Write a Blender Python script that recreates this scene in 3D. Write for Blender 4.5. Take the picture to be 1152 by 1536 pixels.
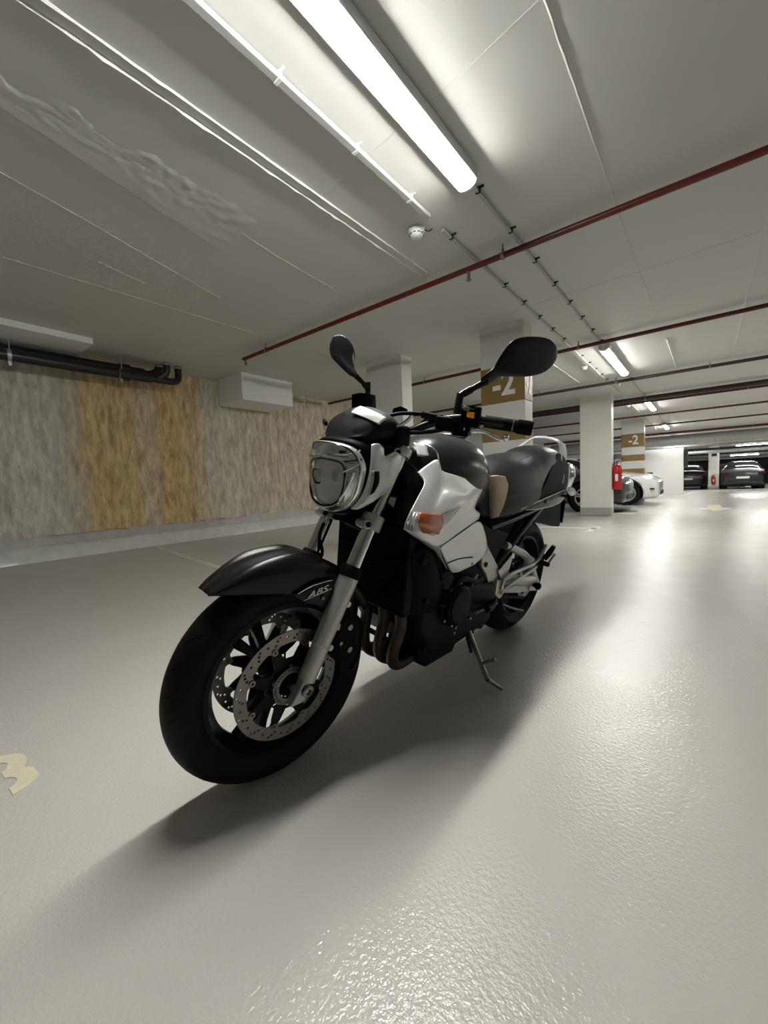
import bpy, bmesh, math, random
from mathutils import Vector, Matrix, noise, Quaternion
for o in list(bpy.data.objects): bpy.data.objects.remove(o)
S = bpy.context.scene
COL = S.collection
R = math.radians
random.seed(4)
# ------------------------------------------------------------------ camera
CAMH = 0.8248
cam = bpy.data.cameras.new('camera'); cam_o = bpy.data.objects.new('camera', cam); COL.objects.link(cam_o)
cam.sensor_fit = 'HORIZONTAL'; cam.sensor_width = 36.0; cam.lens = 600.83 / 1152 * 36.0
cam.clip_start = 0.02; cam.clip_end = 200
yaw, pit, rol = R(38.65498931), R(4.17731833), R(-2.43009043)
A = (Matrix(((math.cos(rol), -math.sin(rol), 0), (math.sin(rol), math.cos(rol), 0), (0, 0, 1)))
     @ Matrix(((1, 0, 0), (0, math.cos(pit), -math.sin(pit)), (0, math.sin(pit), math.cos(pit))))
     @ Matrix(((math.cos(yaw), 0, math.sin(yaw)), (0, 1, 0), (-math.sin(yaw), 0, math.cos(yaw)))))
def cam_axis(r, s): return Vector((r[0], r[2], -r[1])) * s
xr, yr, zr = cam_axis(A[0], 1), cam_axis(A[1], -1), cam_axis(A[2], -1)
mw = Matrix((xr, yr, zr)).transposed().to_4x4(); mw.translation = (0, 0, CAMH)
cam_o.matrix_world = mw
S.camera = cam_o
# ------------------------------------------------------------------ world, exposure
W = bpy.data.worlds.new('world'); S.world = W; W.use_nodes = True
W.node_tree.nodes['Background'].inputs[0].default_value = (0.01, 0.01, 0.01, 1)
W.node_tree.nodes['Background'].inputs[1].default_value = 0.1
S.view_settings.view_transform = 'Standard'; S.view_settings.look = 'None'
S.view_settings.gamma = 1; S.view_settings.exposure = 1.87; S.view_settings.use_curve_mapping = False
LAMP_W = 34.0
SLOPE = 0.0157
def dz(y): return -SLOPE * max(0.0, y - 9.0)
HC = 2.33
# ------------------------------------------------------------------ materials
def nt(name):
    m = bpy.data.materials.new(name); m.use_nodes = True
    return m, m.node_tree, m.node_tree.nodes['Principled BSDF']
def mat(name, col, rough=0.5, metal=0.0, bump=0.0, bscale=200.0, var=0.0, vscale=5.0, coat=0.0, spec=0.5, rvar=0.0, trans=0.0, aniso=None):
    m, t, b = nt(name); N = t.nodes; L = t.links
    b.inputs['Roughness'].default_value = rough; b.inputs['Metallic'].default_value = metal
    b.inputs['Base Color'].default_value = (*col, 1); b.inputs['Coat Weight'].default_value = coat
    b.inputs['Coat Roughness'].default_value = 0.08
    b.inputs['Specular IOR Level'].default_value = spec; b.inputs['Transmission Weight'].default_value = trans
    tc = N.new('ShaderNodeTexCoord')
    if var or rvar:
        n = N.new('ShaderNodeTexNoise'); n.inputs['Scale'].default_value = vscale; n.inputs['Detail'].default_value = 6
        L.new(tc.outputs['Object'], n.inputs['Vector'])
        if var:
            mx = N.new('ShaderNodeMix'); mx.data_type = 'RGBA'
            mx.inputs[6].default_value = (*[max(0, c * (1 - var)) for c in col], 1); mx.inputs[7].default_value = (*[min(1, c * (1 + var)) for c in col], 1)
            L.new(n.outputs['Fac'], mx.inputs[0]); L.new(mx.outputs[2], b.inputs['Base Color'])
        if rvar:
            mr = N.new('ShaderNodeMapRange'); mr.inputs[1].default_value = .3; mr.inputs[2].default_value = .7
            mr.inputs[3].default_value = max(0, rough - rvar); mr.inputs[4].default_value = rough + rvar
            L.new(n.outputs['Fac'], mr.inputs[0]); L.new(mr.outputs[0], b.inputs['Roughness'])
    if bump:
        n2 = N.new('ShaderNodeTexNoise'); n2.inputs['Scale'].default_value = bscale; n2.inputs['Detail'].default_value = 3
        bp = N.new('ShaderNodeBump'); bp.inputs['Strength'].default_value = bump; bp.inputs['Distance'].default_value = 0.002
        L.new(tc.outputs['Object'], n2.inputs['Vector']); L.new(n2.outputs['Fac'], bp.inputs['Height']); L.new(bp.outputs[0], b.inputs['Normal'])
    return m
def emis(name, col, s):
    m, t, b = nt(name); b.inputs['Base Color'].default_value = (*col, 1)
    b.inputs['Emission Color'].default_value = (*col, 1); b.inputs['Emission Strength'].default_value = s
    return m
M = {}
M['tyre'] = mat('tyre', (0.0045, 0.0045, 0.005), 0.6, bump=.3, bscale=400, rvar=.08, vscale=20, spec=.16)
M['rim'] = mat('rim', (0.004, 0.004, 0.0045), 0.35, spec=.15, var=.1)
M['plastic'] = mat('plastic', (0.003, 0.0034, 0.004), 0.45, spec=.045, bump=.15, bscale=900, var=.1)
M['podplastic'] = mat('pod_plastic', (0.008, 0.009, 0.010), 0.55, spec=.14, bump=.15, bscale=900, var=.1)
M['satin'] = mat('satin', (0.006, 0.0065, 0.007), 0.27, spec=.25, var=.1, vscale=3)
M['tank'] = mat('tank', (0.016, 0.018, 0.018), 0.25, metal=.0, var=.08, vscale=4, spec=.42)
M['silver'] = mat('silver', (0.76, 0.765, 0.75), 0.30, metal=.35, var=.05, vscale=6, coat=.3)
M['alu'] = mat('alu', (0.52, 0.51, 0.48), 0.42, metal=.65, bump=.15, bscale=500, var=.08, vscale=20)
M['chrome'] = mat('chrome', (0.75, 0.75, 0.74), 0.08, metal=1.0, var=.03)
M['reflector'] = mat('reflector', (0.95, 0.95, 0.93), 0.20, metal=.8, bump=.7, bscale=14, var=.03)
M['steel'] = mat('steel', (0.24, 0.22, 0.20), 0.34, metal=.9, bump=.1, bscale=600, var=.1, vscale=30)
M['brown_steel'] = mat('brown_steel', (0.045, 0.026, 0.018), 0.45, metal=.5, var=.4, vscale=12)
M['engine'] = mat('engine', (0.005, 0.005, 0.0055), 0.45, spec=.06, bump=.2, bscale=300, var=.2, vscale=20)
M['rubber'] = mat('rubber', (0.004, 0.004, 0.004), 0.5, bump=.3, bscale=500, var=.1, spec=.07)
M['leather'] = mat('leather', (0.014, 0.014, 0.015), 0.38, bump=.5, bscale=500, rvar=.06, vscale=8, spec=.42)
M['beige'] = mat('beige', (0.62, 0.50, 0.38), 0.55, bump=.4, bscale=500, var=.06)
M['amber'] = mat('amber', (0.42, 0.085, 0.015), 0.2, var=.7, vscale=95, coat=.5)
M['orange'] = mat('orange', (0.8, 0.32, 0.02), 0.4, var=.05)
M['white_paint'] = mat('white_paint', (0.72, 0.72, 0.70), 0.4, var=.05)
M['decal'] = mat('decal', (0.55, 0.56, 0.55), 0.35, metal=.3, var=.04)
def glassmat(name, col, rough, tr=1.0):
    m, t, b = nt(name); b.inputs['Base Color'].default_value = (*col, 1); b.inputs['Roughness'].default_value = rough
    b.inputs['Transmission Weight'].default_value = tr; b.inputs['IOR'].default_value = 1.45
    n = t.nodes.new('ShaderNodeTexNoise'); n.inputs['Scale'].default_value = 30
    mr = t.nodes.new('ShaderNodeMapRange'); mr.inputs[3].default_value = rough; mr.inputs[4].default_value = rough + .02
    t.links.new(n.outputs['Fac'], mr.inputs[0]); t.links.new(mr.outputs[0], b.inputs['Roughness'])
    return m
M['glass'] = glassmat('clear_glass', (0.96, 0.97, 0.96), 0.0)
M['lens'] = glassmat('ribbed_lens', (0.9, 0.9, 0.88), 0.12, .6)
M['darkglass'] = mat('dark_glass', (0.012, 0.014, 0.015), 0.06, spec=.7, var=.1)
# environment
def ceiling_mat():
    m, t, b = nt('painted_concrete'); N = t.nodes; L = t.links
    tc = N.new('ShaderNodeTexCoord')
    n1 = N.new('ShaderNodeTexNoise'); n1.inputs['Scale'].default_value = 1.3; n1.inputs['Detail'].default_value = 5
    n2 = N.new('ShaderNodeTexNoise'); n2.inputs['Scale'].default_value = 9; n2.inputs['Detail'].default_value = 8
    n3 = N.new('ShaderNodeTexVoronoi'); n3.inputs['Scale'].default_value = 1.9
    for n in (n1, n2, n3): L.new(tc.outputs['Object'], n.inputs['Vector'])
    cr = N.new('ShaderNodeMix'); cr.data_type = 'RGBA'
    cr.inputs[6].default_value = (0.56, 0.56, 0.53, 1); cr.inputs[7].default_value = (0.63, 0.63, 0.60, 1)
    L.new(n1.outputs['Fac'], cr.inputs[0]); L.new(cr.outputs[2], b.inputs['Base Color'])
    # plaster ridge patch : strip around a line X = -2.6, Y 0.6 .. 1.7 (world)
    sx = N.new('ShaderNodeSeparateXYZ'); L.new(tc.outputs['Object'], sx.inputs[0])
    def m2(op, a, bb):
        q = N.new('ShaderNodeMath'); q.operation = op
        for i, v in enumerate((a, bb)):
            if isinstance(v, (int, float)): q.inputs[i].default_value = v
            else: L.new(v, q.inputs[i])
        return q.outputs[0]
    wob = m2('MULTIPLY', n2.outputs['Fac'], 0.5)
    dx = m2('ABSOLUTE', m2('ADD', m2('ADD', sx.outputs[0], 2.75), wob), 0)
    dy = m2('ABSOLUTE', m2('ADD', sx.outputs[1], -1.0), 0)
    mk = m2('MULTIPLY', m2('SUBTRACT', 1.0, m2('SMOOTH_MIN', m2('MULTIPLY', dx, 2.6), 1.0)), m2('SUBTRACT', 1.0, m2('MINIMUM', m2('MULTIPLY', dy, 1.05), 1.0)))
    mk.node.use_clamp = True
    n4 = N.new('ShaderNodeTexNoise'); n4.inputs['Scale'].default_value = 14; n4.inputs['Detail'].default_value = 10; n4.inputs['Roughness'].default_value = .6
    L.new(tc.outputs['Object'], n4.inputs['Vector'])
    hgt = m2('ADD', m2('MULTIPLY', n2.outputs['Fac'], 0.12), m2('MULTIPLY', m2('MULTIPLY', n4.outputs['Fac'], mk), 2.6))
    pit_ = m2('MULTIPLY', m2('LESS_THAN', n3.outputs['Distance'], 0.035), -0.35)
    hgt = m2('ADD', hgt, pit_)
    hgt = m2('ADD', hgt, m2('MULTIPLY', n1.outputs['Fac'], 1.2))
    bp = N.new('ShaderNodeBump'); bp.inputs['Strength'].default_value = .7; bp.inputs['Distance'].default_value = 0.012
    L.new(hgt, bp.inputs['Height']); L.new(bp.outputs[0], b.inputs['Normal'])
    b.inputs['Roughness'].default_value = 0.55
    return m
M['ceiling'] = ceiling_mat()
def floor_mat():
    m, t, b = nt('epoxy_floor'); N = t.nodes; L = t.links
    tc = N.new('ShaderNodeTexCoord')
    def nz(s, d=4, r=.5):
        n = N.new('ShaderNodeTexNoise'); n.inputs['Scale'].default_value = s; n.inputs['Detail'].default_value = d; n.inputs['Roughness'].default_value = r
        L.new(tc.outputs['Object'], n.inputs['Vector']); return n.outputs['Fac']
    big = nz(.7, 6); mid = nz(5, 6); fine = nz(95, 2); fine2 = nz(240, 1)
    mx = N.new('ShaderNodeMix'); mx.data_type = 'RGBA'
    mx.inputs[6].default_value = (0.47, 0.46, 0.43, 1); mx.inputs[7].default_value = (0.53, 0.52, 0.49, 1)
    L.new(big, mx.inputs[0])
    # scuffs / dark stains
    st = nz(8.0, 9, .72)
    rp = N.new('ShaderNodeMapRange'); rp.inputs[1].default_value = .67; rp.inputs[2].default_value = .75; rp.inputs[3].default_value = 0; rp.inputs[4].default_value = .4
    L.new(st, rp.inputs[0])
    mx2 = N.new('ShaderNodeMix'); mx2.data_type = 'RGBA'; mx2.inputs[7].default_value = (0.16, 0.155, 0.14, 1)
    L.new(mx.outputs[2], mx2.inputs[6]); L.new(rp.outputs[0], mx2.inputs[0])
    L.new(mx2.outputs[2], b.inputs['Base Color'])
    rr = N.new('ShaderNodeMapRange'); rr.inputs[1].default_value = .3; rr.inputs[2].default_value = .7; rr.inputs[3].default_value = .16; rr.inputs[4].default_value = .26
    L.new(mid, rr.inputs[0]); L.new(rr.outputs[0], b.inputs['Roughness'])
    ad = N.new('ShaderNodeMath'); ad.operation = 'ADD'; L.new(fine, ad.inputs[0])
    mu = N.new('ShaderNodeMath'); mu.operation = 'MULTIPLY'; mu.inputs[1].default_value = .35; L.new(fine2, mu.inputs[0]); L.new(mu.outputs[0], ad.inputs[1])
    ad2 = N.new('ShaderNodeMath'); ad2.operation = 'ADD'; L.new(ad.outputs[0], ad2.inputs[0])
    mu2 = N.new('ShaderNodeMath'); mu2.operation = 'MULTIPLY'; mu2.inputs[1].default_value = 1.0; L.new(mid, mu2.inputs[0]); L.new(mu2.outputs[0], ad2.inputs[1])
    bp = N.new('ShaderNodeBump'); bp.inputs['Strength'].default_value = 1.0; bp.inputs['Distance'].default_value = 0.0018
    L.new(ad2.outputs[0], bp.inputs['Height']); L.new(bp.outputs[0], b.inputs['Normal'])
    b.inputs['Specular IOR Level'].default_value = .5
    return m
M['floor'] = floor_mat()
def rock_mat():
    m, t, b = nt('rough_stained_concrete'); N = t.nodes; L = t.links
    tc = N.new('ShaderNodeTexCoord')
    mp = N.new('ShaderNodeMapping'); mp.inputs['Scale'].default_value = (1, 1, .28); L.new(tc.outputs['Object'], mp.inputs[0])
    def nz(s, d, r, v):
        n = N.new('ShaderNodeTexNoise'); n.inputs['Scale'].default_value = s; n.inputs['Detail'].default_value = d; n.inputs['Roughness'].default_value = r
        L.new(v, n.inputs['Vector']); return n.outputs['Fac']
    st = nz(16, 8, .65, mp.outputs[0]); fn = nz(34, 6, .6, mp.outputs[0]); lg = nz(1.6, 5, .6, mp.outputs[0])
    base = N.new('ShaderNodeMix'); base.data_type = 'RGBA'; base.inputs[6].default_value = (0.42, 0.39, 0.33, 1); base.inputs[7].default_value = (0.86, 0.83, 0.76, 1)
    r1 = N.new('ShaderNodeMapRange'); r1.inputs[1].default_value = .3; r1.inputs[2].default_value = .68; L.new(st, r1.inputs[0]); L.new(r1.outputs[0], base.inputs[0])
    ochre = N.new('ShaderNodeMix'); ochre.data_type = 'RGBA'; ochre.inputs[6].default_value = (0.38, 0.19, 0.045, 1); ochre.inputs[7].default_value = (0.90, 0.66, 0.30, 1)
    L.new(r1.outputs[0], ochre.inputs[0])
    tan = N.new('ShaderNodeMix'); tan.data_type = 'RGBA'; tan.inputs[6].default_value = (0.34, 0.28, 0.18, 1); tan.inputs[7].default_value = (0.80, 0.72, 0.55, 1)
    L.new(r1.outputs[0], tan.inputs[0])
    sx = N.new('ShaderNodeSeparateXYZ'); L.new(tc.outputs['Object'], sx.inputs[0])
    wy = N.new('ShaderNodeMath'); wy.operation = 'MULTIPLY_ADD'; wy.inputs[1].default_value = .34; L.new(lg, wy.inputs[0])
    wy0 = N.new('ShaderNodeMath'); wy0.operation = 'MULTIPLY_ADD'; wy0.inputs[1].default_value = .32; L.new(st, wy0.inputs[0]); L.new(sx.outputs[1], wy0.inputs[2]); L.new(wy0.outputs[0], wy.inputs[2])
    def ramp(stops):
        cr = N.new('ShaderNodeValToRGB'); cr.color_ramp.interpolation = 'LINEAR'
        mr = N.new('ShaderNodeMapRange'); mr.inputs[1].default_value = 0; mr.inputs[2].default_value = 6; L.new(wy.outputs[0], mr.inputs[0]); L.new(mr.outputs[0], cr.inputs[0])
        e = cr.color_ramp.elements
        e[0].position = stops[0][0] / 6; e[0].color = (stops[0][1],) * 3 + (1,)
        e[1].position = stops[-1][0] / 6; e[1].color = (stops[-1][1],) * 3 + (1,)
        for p, v in stops[1:-1]:
            q = e.new(p / 6); q.color = (v,) * 3 + (1,)
        return cr.outputs[0]
    oc = ramp([(0, 0), (1.70, 0), (1.82, .75), (2.25, .7), (2.38, .35), (2.50, .3), (2.58, 1), (2.78, .75), (3.05, .45), (3.25, 0), (6, 0)])
    tn = ramp([(0, .1), (1.5, .1), (1.7, .8), (3.0, .9), (3.1, .45), (3.6, .55), (4.2, .95), (6, .9)])
    m1 = N.new('ShaderNodeMix'); m1.data_type = 'RGBA'; L.new(base.outputs[2], m1.inputs[6]); L.new(tan.outputs[2], m1.inputs[7]); L.new(tn, m1.inputs[0])
    m2_ = N.new('ShaderNodeMix'); m2_.data_type = 'RGBA'; L.new(m1.outputs[2], m2_.inputs[6]); L.new(ochre.outputs[2], m2_.inputs[7]); L.new(oc, m2_.inputs[0])
    L.new(m2_.outputs[2], b.inputs['Base Color']); b.inputs['Roughness'].default_value = .85
    ad = N.new('ShaderNodeMath'); ad.operation = 'MULTIPLY_ADD'; ad.inputs[1].default_value = .5; L.new(fn, ad.inputs[0]); L.new(st, ad.inputs[2])
    bp = N.new('ShaderNodeBump'); bp.inputs['Strength'].default_value = 1; bp.inputs['Distance'].default_value = .020
    L.new(ad.outputs[0], bp.inputs['Height']); L.new(bp.outputs[0], b.inputs['Normal'])
    return m
M['rock'] = rock_mat()
M['grey_plaster'] = mat('grey_plaster', (0.47, 0.46, 0.43), .5, bump=.8, bscale=30, var=.3, vscale=7)
M['kerb'] = mat('kerb_coating', (0.68, 0.68, 0.65), .22, bump=1.0, bscale=20, var=.2, vscale=9)
M['wall_white'] = mat('wall_white', (0.80, 0.80, 0.78), .6, bump=.2, bscale=60, var=.05, vscale=2)
M['wall_grey'] = mat('wall_grey', (0.30, 0.30, 0.28), .7, bump=.2, bscale=60, var=.1, vscale=2)
M['column'] = mat('column_paint', (0.66, 0.655, 0.61), .5, bump=.5, bscale=30, var=.06, vscale=3)
M['column_grey'] = mat('column_plinth', (0.34, 0.34, 0.32), .4, var=.06)
M['band'] = mat('band_brown', (0.235, 0.148, 0.045), .5, var=.08, vscale=3)
M['num_white'] = mat('number_white', (0.78, 0.77, 0.73), .5, var=.04)
M['floor_paint'] = mat('floor_paint', (0.66, 0.62, 0.45), .4, bump=.5, bscale=90, var=.12, vscale=15)
M['floor_paint_pale'] = mat('floor_paint_pale', (0.62, 0.61, 0.54), .35, bump=.5, bscale=90, var=.1, vscale=15)
M['red_pipe'] = mat('red_pipe', (0.10, 0.008, 0.010), .35, var=.1)
M['maroon_pipe'] = mat('maroon_pipe', (0.07, 0.012, 0.012), .4, var=.15)
M['dark_pipe'] = mat('dark_pipe', (0.035, 0.022, 0.020), .4, var=.2)
M['black_pipe'] = mat('black_pipe', (0.010, 0.010, 0.011), .35, var=.2)
M['galv'] = mat('galvanised', (0.42, 0.42, 0.41), .38, metal=.6, var=.15, vscale=9)
M['conduit'] = mat('conduit_plastic', (0.42, 0.42, 0.40), .45, var=.05)
M['white_plastic'] = mat('white_plastic', (0.74, 0.74, 0.71), .4, var=.04)
M['lamp_body'] = mat('lamp_body', (0.6, 0.6, 0.58), .45, var=.05)
M['tube'] = emis('tube_glow', (1.0, 0.985, 0.94), LAMP_W)
M['ext_red'] = mat('extinguisher_red', (0.42, 0.01, 0.012), .3, var=.05)
M['car_white'] = mat('car_white', (0.78, 0.78, 0.77), .2, coat=.8, var=.02)
M['car_dark'] = mat('car_dark', (0.012, 0.016, 0.020), .25, metal=.0, coat=.25, var=.05)
M['car_grey'] = mat('car_grey', (0.03, 0.03, 0.034), .3, metal=.2, coat=.3, var=.05)
M['car_trim'] = mat('car_trim', (0.012, 0.012, 0.012), .5, var=.1)
M['tail_red'] = mat('tail_red', (0.05, 0.006, 0.006), .2, var=.1)
M['head_clear'] = mat('head_clear', (0.06, 0.065, 0.07), .1, spec=.8, var=.2)
M['disc_mat'] = mat('disc_black', (0.03, 0.03, 0.03), .6, metal=.3, bump=1, bscale=60, var=.2)
# ------------------------------------------------------------------ mesh helpers
def empty(name, label=None, cat=None, group=None, loc=(0, 0, 0), rz=0, kind=None):
    o = bpy.data.objects.new(name, None); COL.objects.link(o); o.location = loc; o.rotation_euler = (0, 0, rz); o.empty_display_size = .1
    tag(o, label, cat, group, kind); return o
def tag(o, label=None, cat=None, group=None, kind=None):
    if label: o['label'] = label
    if cat: o['category'] = cat
    if group: o['group'] = group
    if kind: o['kind'] = kind
    return o
class MB:
    def __init__(s): s.v = []; s.f = []
    def add(s, v, f):
        n = len(s.v); s.v += [tuple(p) for p in v]; s.f += [tuple(i + n for i in q) for q in f]; return s
    def box(s, a, b):
        x0, y0, z0 = a; x1, y1, z1 = b
        return s.add([(x0,y0,z0),(x1,y0,z0),(x1,y1,z0),(x0,y1,z0),(x0,y0,z1),(x1,y0,z1),(x1,y1,z1),(x0,y1,z1)],
                     [(0,3,2,1),(4,5,6,7),(0,1,5,4),(1,2,6,5),(2,3,7,6),(3,0,4,7)])
    def obox(s, c, ax, half):   # oriented box: axes (3 vectors), half sizes
        c = Vector(c); P = []
        for k in (-1, 1):
            for i, j in ((-1,-1),(1,-1),(1,1),(-1,1)):
                P.append(c + Vector(ax[0])*half[0]*i + Vector(ax[1])*half[1]*j + Vector(ax[2])*half[2]*k)
        return s.add(P, [(0,3,2,1),(4,5,6,7),(0,1,5,4),(1,2,6,5),(2,3,7,6),(3,0,4,7)])
    def bar(s, p, q, wd, ht, up=(0, 0, 1)):
        p = Vector(p); q = Vector(q); d = (q - p); l = d.length; d.normalize()
        sd = d.cross(Vector(up));
        if sd.length < 1e-4: sd = d.cross(Vector((1, 0, 0)))
        sd.normalize(); u2 = sd.cross(d)
        return s.obox((p + q) / 2, (d, sd, u2), (l / 2, wd / 2, ht / 2))
    def cyl(s, p, q, r, r2=None, n=20, cap=True):
        p = Vector(p); q = Vector(q); r2 = r if r2 is None else r2
        return s.lathe([(0 if cap else r, 0), (r, 0), (r2, 1), (0 if cap else r2, 1)], p, q - p, n) 
    def lathe(s, prof, c, axis, n=32, closed=False):
        # prof: (radius, t) with t multiples of the axis vector
        c = Vector(c); ax = Vector(axis); d = ax.normalized()
        a = d.orthogonal().normalized(); b = d.cross(a)
        P = []; F = []; m = len(prof)
        for i in range(n):
            th = 2 * math.pi * i / n; e = a * math.cos(th) + b * math.sin(th)
            for r, t in prof: P.append(c + ax * t + e * r)
        for i in range(n):
            j = (i + 1) % n
            for k in range(m if closed else m - 1):
                k2 = (k + 1) % m
                F.append((i*m+k, j*m+k, j*m+k2, i*m+k2))
        return s.add(P, F)
    def tube(s, pts, r, n=12, sm=6, caps=True, flat=None):
        P = [Vector(p) for p in (catmull(pts, sm) if sm > 1 and len(pts) > 2 else pts)]
        rs = r if isinstance(r, (list, tuple)) else None
        m = len(P); V = []; F = []
        nrm = None
        for i, p in enumerate(P):
            d = (P[min(i+1, m-1)] - P[max(i-1, 0)]).normalized()
            if nrm is None: nrm = d.orthogonal().normalized()
            nrm = (nrm - d * nrm.dot(d)).normalized(); b = d.cross(nrm)
            if rs:
                t = i / (m - 1) * (len(rs) - 1); k = min(int(t), len(rs) - 2); rr = rs[k] + (rs[k+1] - rs[k]) * (t - k)
            else: rr = r
            for k in range(n):
                a = 2 * math.pi * k / n; V.append(p + (nrm * math.cos(a) + b * math.sin(a)) * rr)
        for i in range(m - 1):
            for k in range(n): F.append((i*n+k, i*n+(k+1) % n, (i+1)*n+(k+1) % n, (i+1)*n+k))
        if caps:
            F.append(tuple(range(n))[::-1]); F.append(tuple((m-1)*n+k for k in range(n)))
        return s.add(V, F)
    def prism(s, pts, off):   # polygon of 3D points extruded by vector
        n = len(pts); off = Vector(off); P = [Vector(p) for p in pts]
        return s.add(P + [p + off for p in P], [tuple(range(n))[::-1], tuple(range(n, 2*n))] + [(i, (i+1) % n, n+(i+1) % n, n+i) for i in range(n)])
    def sphere(s, c, r, sc=(1, 1, 1), n=16, m=10):
        V = []; F = []
        for i in range(m + 1):
            t = math.pi * i / m
            for k in range(n):
                a = 2 * math.pi * k / n
                V.append((c[0] + r*sc[0]*math.sin(t)*math.cos(a), c[1] + r*sc[1]*math.sin(t)*math.sin(a), c[2] + r*sc[2]*math.cos(t)))
        for i in range(m):
            for k in range(n): F.append((i*n+k, (i+1)*n+k, (i+1)*n+(k+1) % n, i*n+(k+1) % n))
        return s.add(V, F)
    def mirror(s):
        n = len(s.v); s.v += [(x, -y, z) for x, y, z in s.v[:n]]; s.f += [tuple(i + n for i in q)[::-1] for q in s.f[:]]; return s
    def xf(s, fn): s.v = [tuple(fn(Vector(p))) for p in s.v]; return s
    def build(s, name, m, parent=None, sharp=35, bevel=0, weld=True, smooth=True, label=None):
        me = bpy.data.meshes.new(name); me.from_pydata(s.v, [], s.f); me.validate()
        bm = bmesh.new(); bm.from_mesh(me)
        if weld: bmesh.ops.remove_doubles(bm, verts=bm.verts, dist=1e-5)
        bmesh.ops.recalc_face_normals(bm, faces=bm.faces); bm.to_mesh(me); bm.free()
        if smooth:
            me.shade_smooth(); me.set_sharp_from_angle(angle=R(sharp))
        me.materials.append(m)
        o = bpy.data.objects.new(name, me); COL.objects.link(o)
        if parent: o.parent = parent
        if bevel:
            bv = o.modifiers.new('bevel', 'BEVEL'); bv.width = bevel; bv.segments = 2; bv.limit_method = 'ANGLE'; bv.angle_limit = R(40)
        if label: o['label'] = label
        return o
def catmull(pts, n, closed=False):
    P = [Vector(p) for p in pts]; m = len(P); out = []
    rng = m if closed else m - 1
    for i in range(rng):
        if closed: a, b, c, d = P[(i-1) % m], P[i], P[(i+1) % m], P[(i+2) % m]
        else: a, b, c, d = P[max(i-1, 0)], P[i], P[i+1], P[min(i+2, m-1)]
        for k in range(n):
            t = k / n
            out.append(0.5 * ((2*b) + (-a+c)*t + (2*a-5*b+4*c-d)*t*t + (-a+3*b-3*c+d)*t**3))
    if not closed: out.append(P[-1].copy())
    return out
def grid(rows, n1=5, n2=5, smooth=True):
    if smooth:
        rows = [catmull(r, n1) for r in rows]
        cols = list(zip(*rows)); cols = [catmull(c, n2) for c in cols]; rows = list(zip(*cols))
    w = len(rows[0]); V = [p for r in rows for p in r]
    F = [(i*w+j, i*w+j+1, (i+1)*w+j+1, (i+1)*w+j) for i in range(len(rows)-1) for j in range(w-1)]
    return V, F
def patch(rows, name, m, parent, th=.004, n1=5, n2=5, mir=False, sharp=40, label=None, off=0):
    V, F = grid(rows, n1, n2); first = None
    for s in ((1, -1) if mir else (1,)):
        o = MB().add([(a, b*s, c) for a, b, c in V], F).build(name, m, parent, sharp=sharp, label=label)
        if th:
            so = o.modifiers.new('solid', 'SOLIDIFY'); so.thickness = th; so.offset = off
        first = first or o
    return first
def loft(rings, name, m, parent, n=4, nr=4, caps=True, sharp=50, closed=True, label=None, mb=None):
    rr = [catmull(r, nr, True) for r in rings]
    cols = [catmull(c, n) for c in zip(*rr)] if len(rings) > 2 and n > 1 else [list(c) for c in zip(*rr)]
    rows = list(zip(*cols)); w = len(rows[0]); V = [p for r in rows for p in r]
    F = [(i*w+j, i*w+(j+1) % w, (i+1)*w+(j+1) % w, (i+1)*w+j) for i in range(len(rows)-1) for j in range(w)]
    if caps: F += [tuple(range(w))[::-1], tuple((len(rows)-1)*w+k for k in range(w))]
    q = mb or MB(); q.add(V, F)
    if mb: return q
    return q.build(name, m, parent, sharp=sharp, label=label)
def curve2d(loops, th, bev=0):
    """filled 2-D outline with holes -> (verts, faces) lying in XY, thickness th about z=0"""
    cu = bpy.data.curves.new('tmp', 'CURVE'); cu.dimensions = '2D'; cu.fill_mode = 'BOTH'; cu.extrude = th / 2; cu.bevel_depth = bev
    for lp in loops:
        sp = cu.splines.new('POLY'); sp.points.add(len(lp) - 1); sp.use_cyclic_u = True
        for p, q in zip(sp.points, lp): p.co = (q[0], q[1], 0, 1)
    o = bpy.data.objects.new('tmp', cu); COL.objects.link(o)
    dg = bpy.context.evaluated_depsgraph_get(); dg.update()
    me = bpy.data.meshes.new_from_object(o.evaluated_get(dg))
    V = [tuple(v.co) for v in me.vertices]; F = [tuple(p.vertices) for p in me.polygons]
    bpy.data.objects.remove(o); bpy.data.curves.remove(cu); bpy.data.meshes.remove(me)
    return V, F
def text_vf(txt, size, th=.002, shear=0, bold=0):
    cu = bpy.data.curves.new('tmp', 'FONT'); cu.body = txt; cu.size = size; cu.extrude = th / 2; cu.align_x = 'CENTER'; cu.align_y = 'CENTER'; cu.shear = shear; cu.offset = bold
    o = bpy.data.objects.new('tmp', cu); COL.objects.link(o)
    dg = bpy.context.evaluated_depsgraph_get(); dg.update()
    me = bpy.data.meshes.new_from_object(o.evaluated_get(dg))
    V = [tuple(v.co) for v in me.vertices]; F = [tuple(p.vertices) for p in me.polygons]
    bpy.data.objects.remove(o); bpy.data.curves.remove(cu); bpy.data.meshes.remove(me)
    return V, F
def place_vf(V, o, ax, ay, az):
    o, ax, ay, az = map(Vector, (o, ax, ay, az)); return [o + ax*x + ay*y + az*z for x, y, z in V]
def circ(r, n=32, c=(0, 0), a0=0): return [(c[0] + r*math.cos(a0 + 2*math.pi*i/n), c[1] + r*math.sin(a0 + 2*math.pi*i/n)) for i in range(n)]
def dup(root, loc=None, label=None):
    r = root.copy(); COL.objects.link(r)
    if loc: r.location = loc
    if label: r['label'] = label
    for ch in list(root.children):
        c = ch.copy(); COL.objects.link(c); c.parent = r
        for g in list(ch.children):
            d = g.copy(); COL.objects.link(d); d.parent = c
    return r
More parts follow.
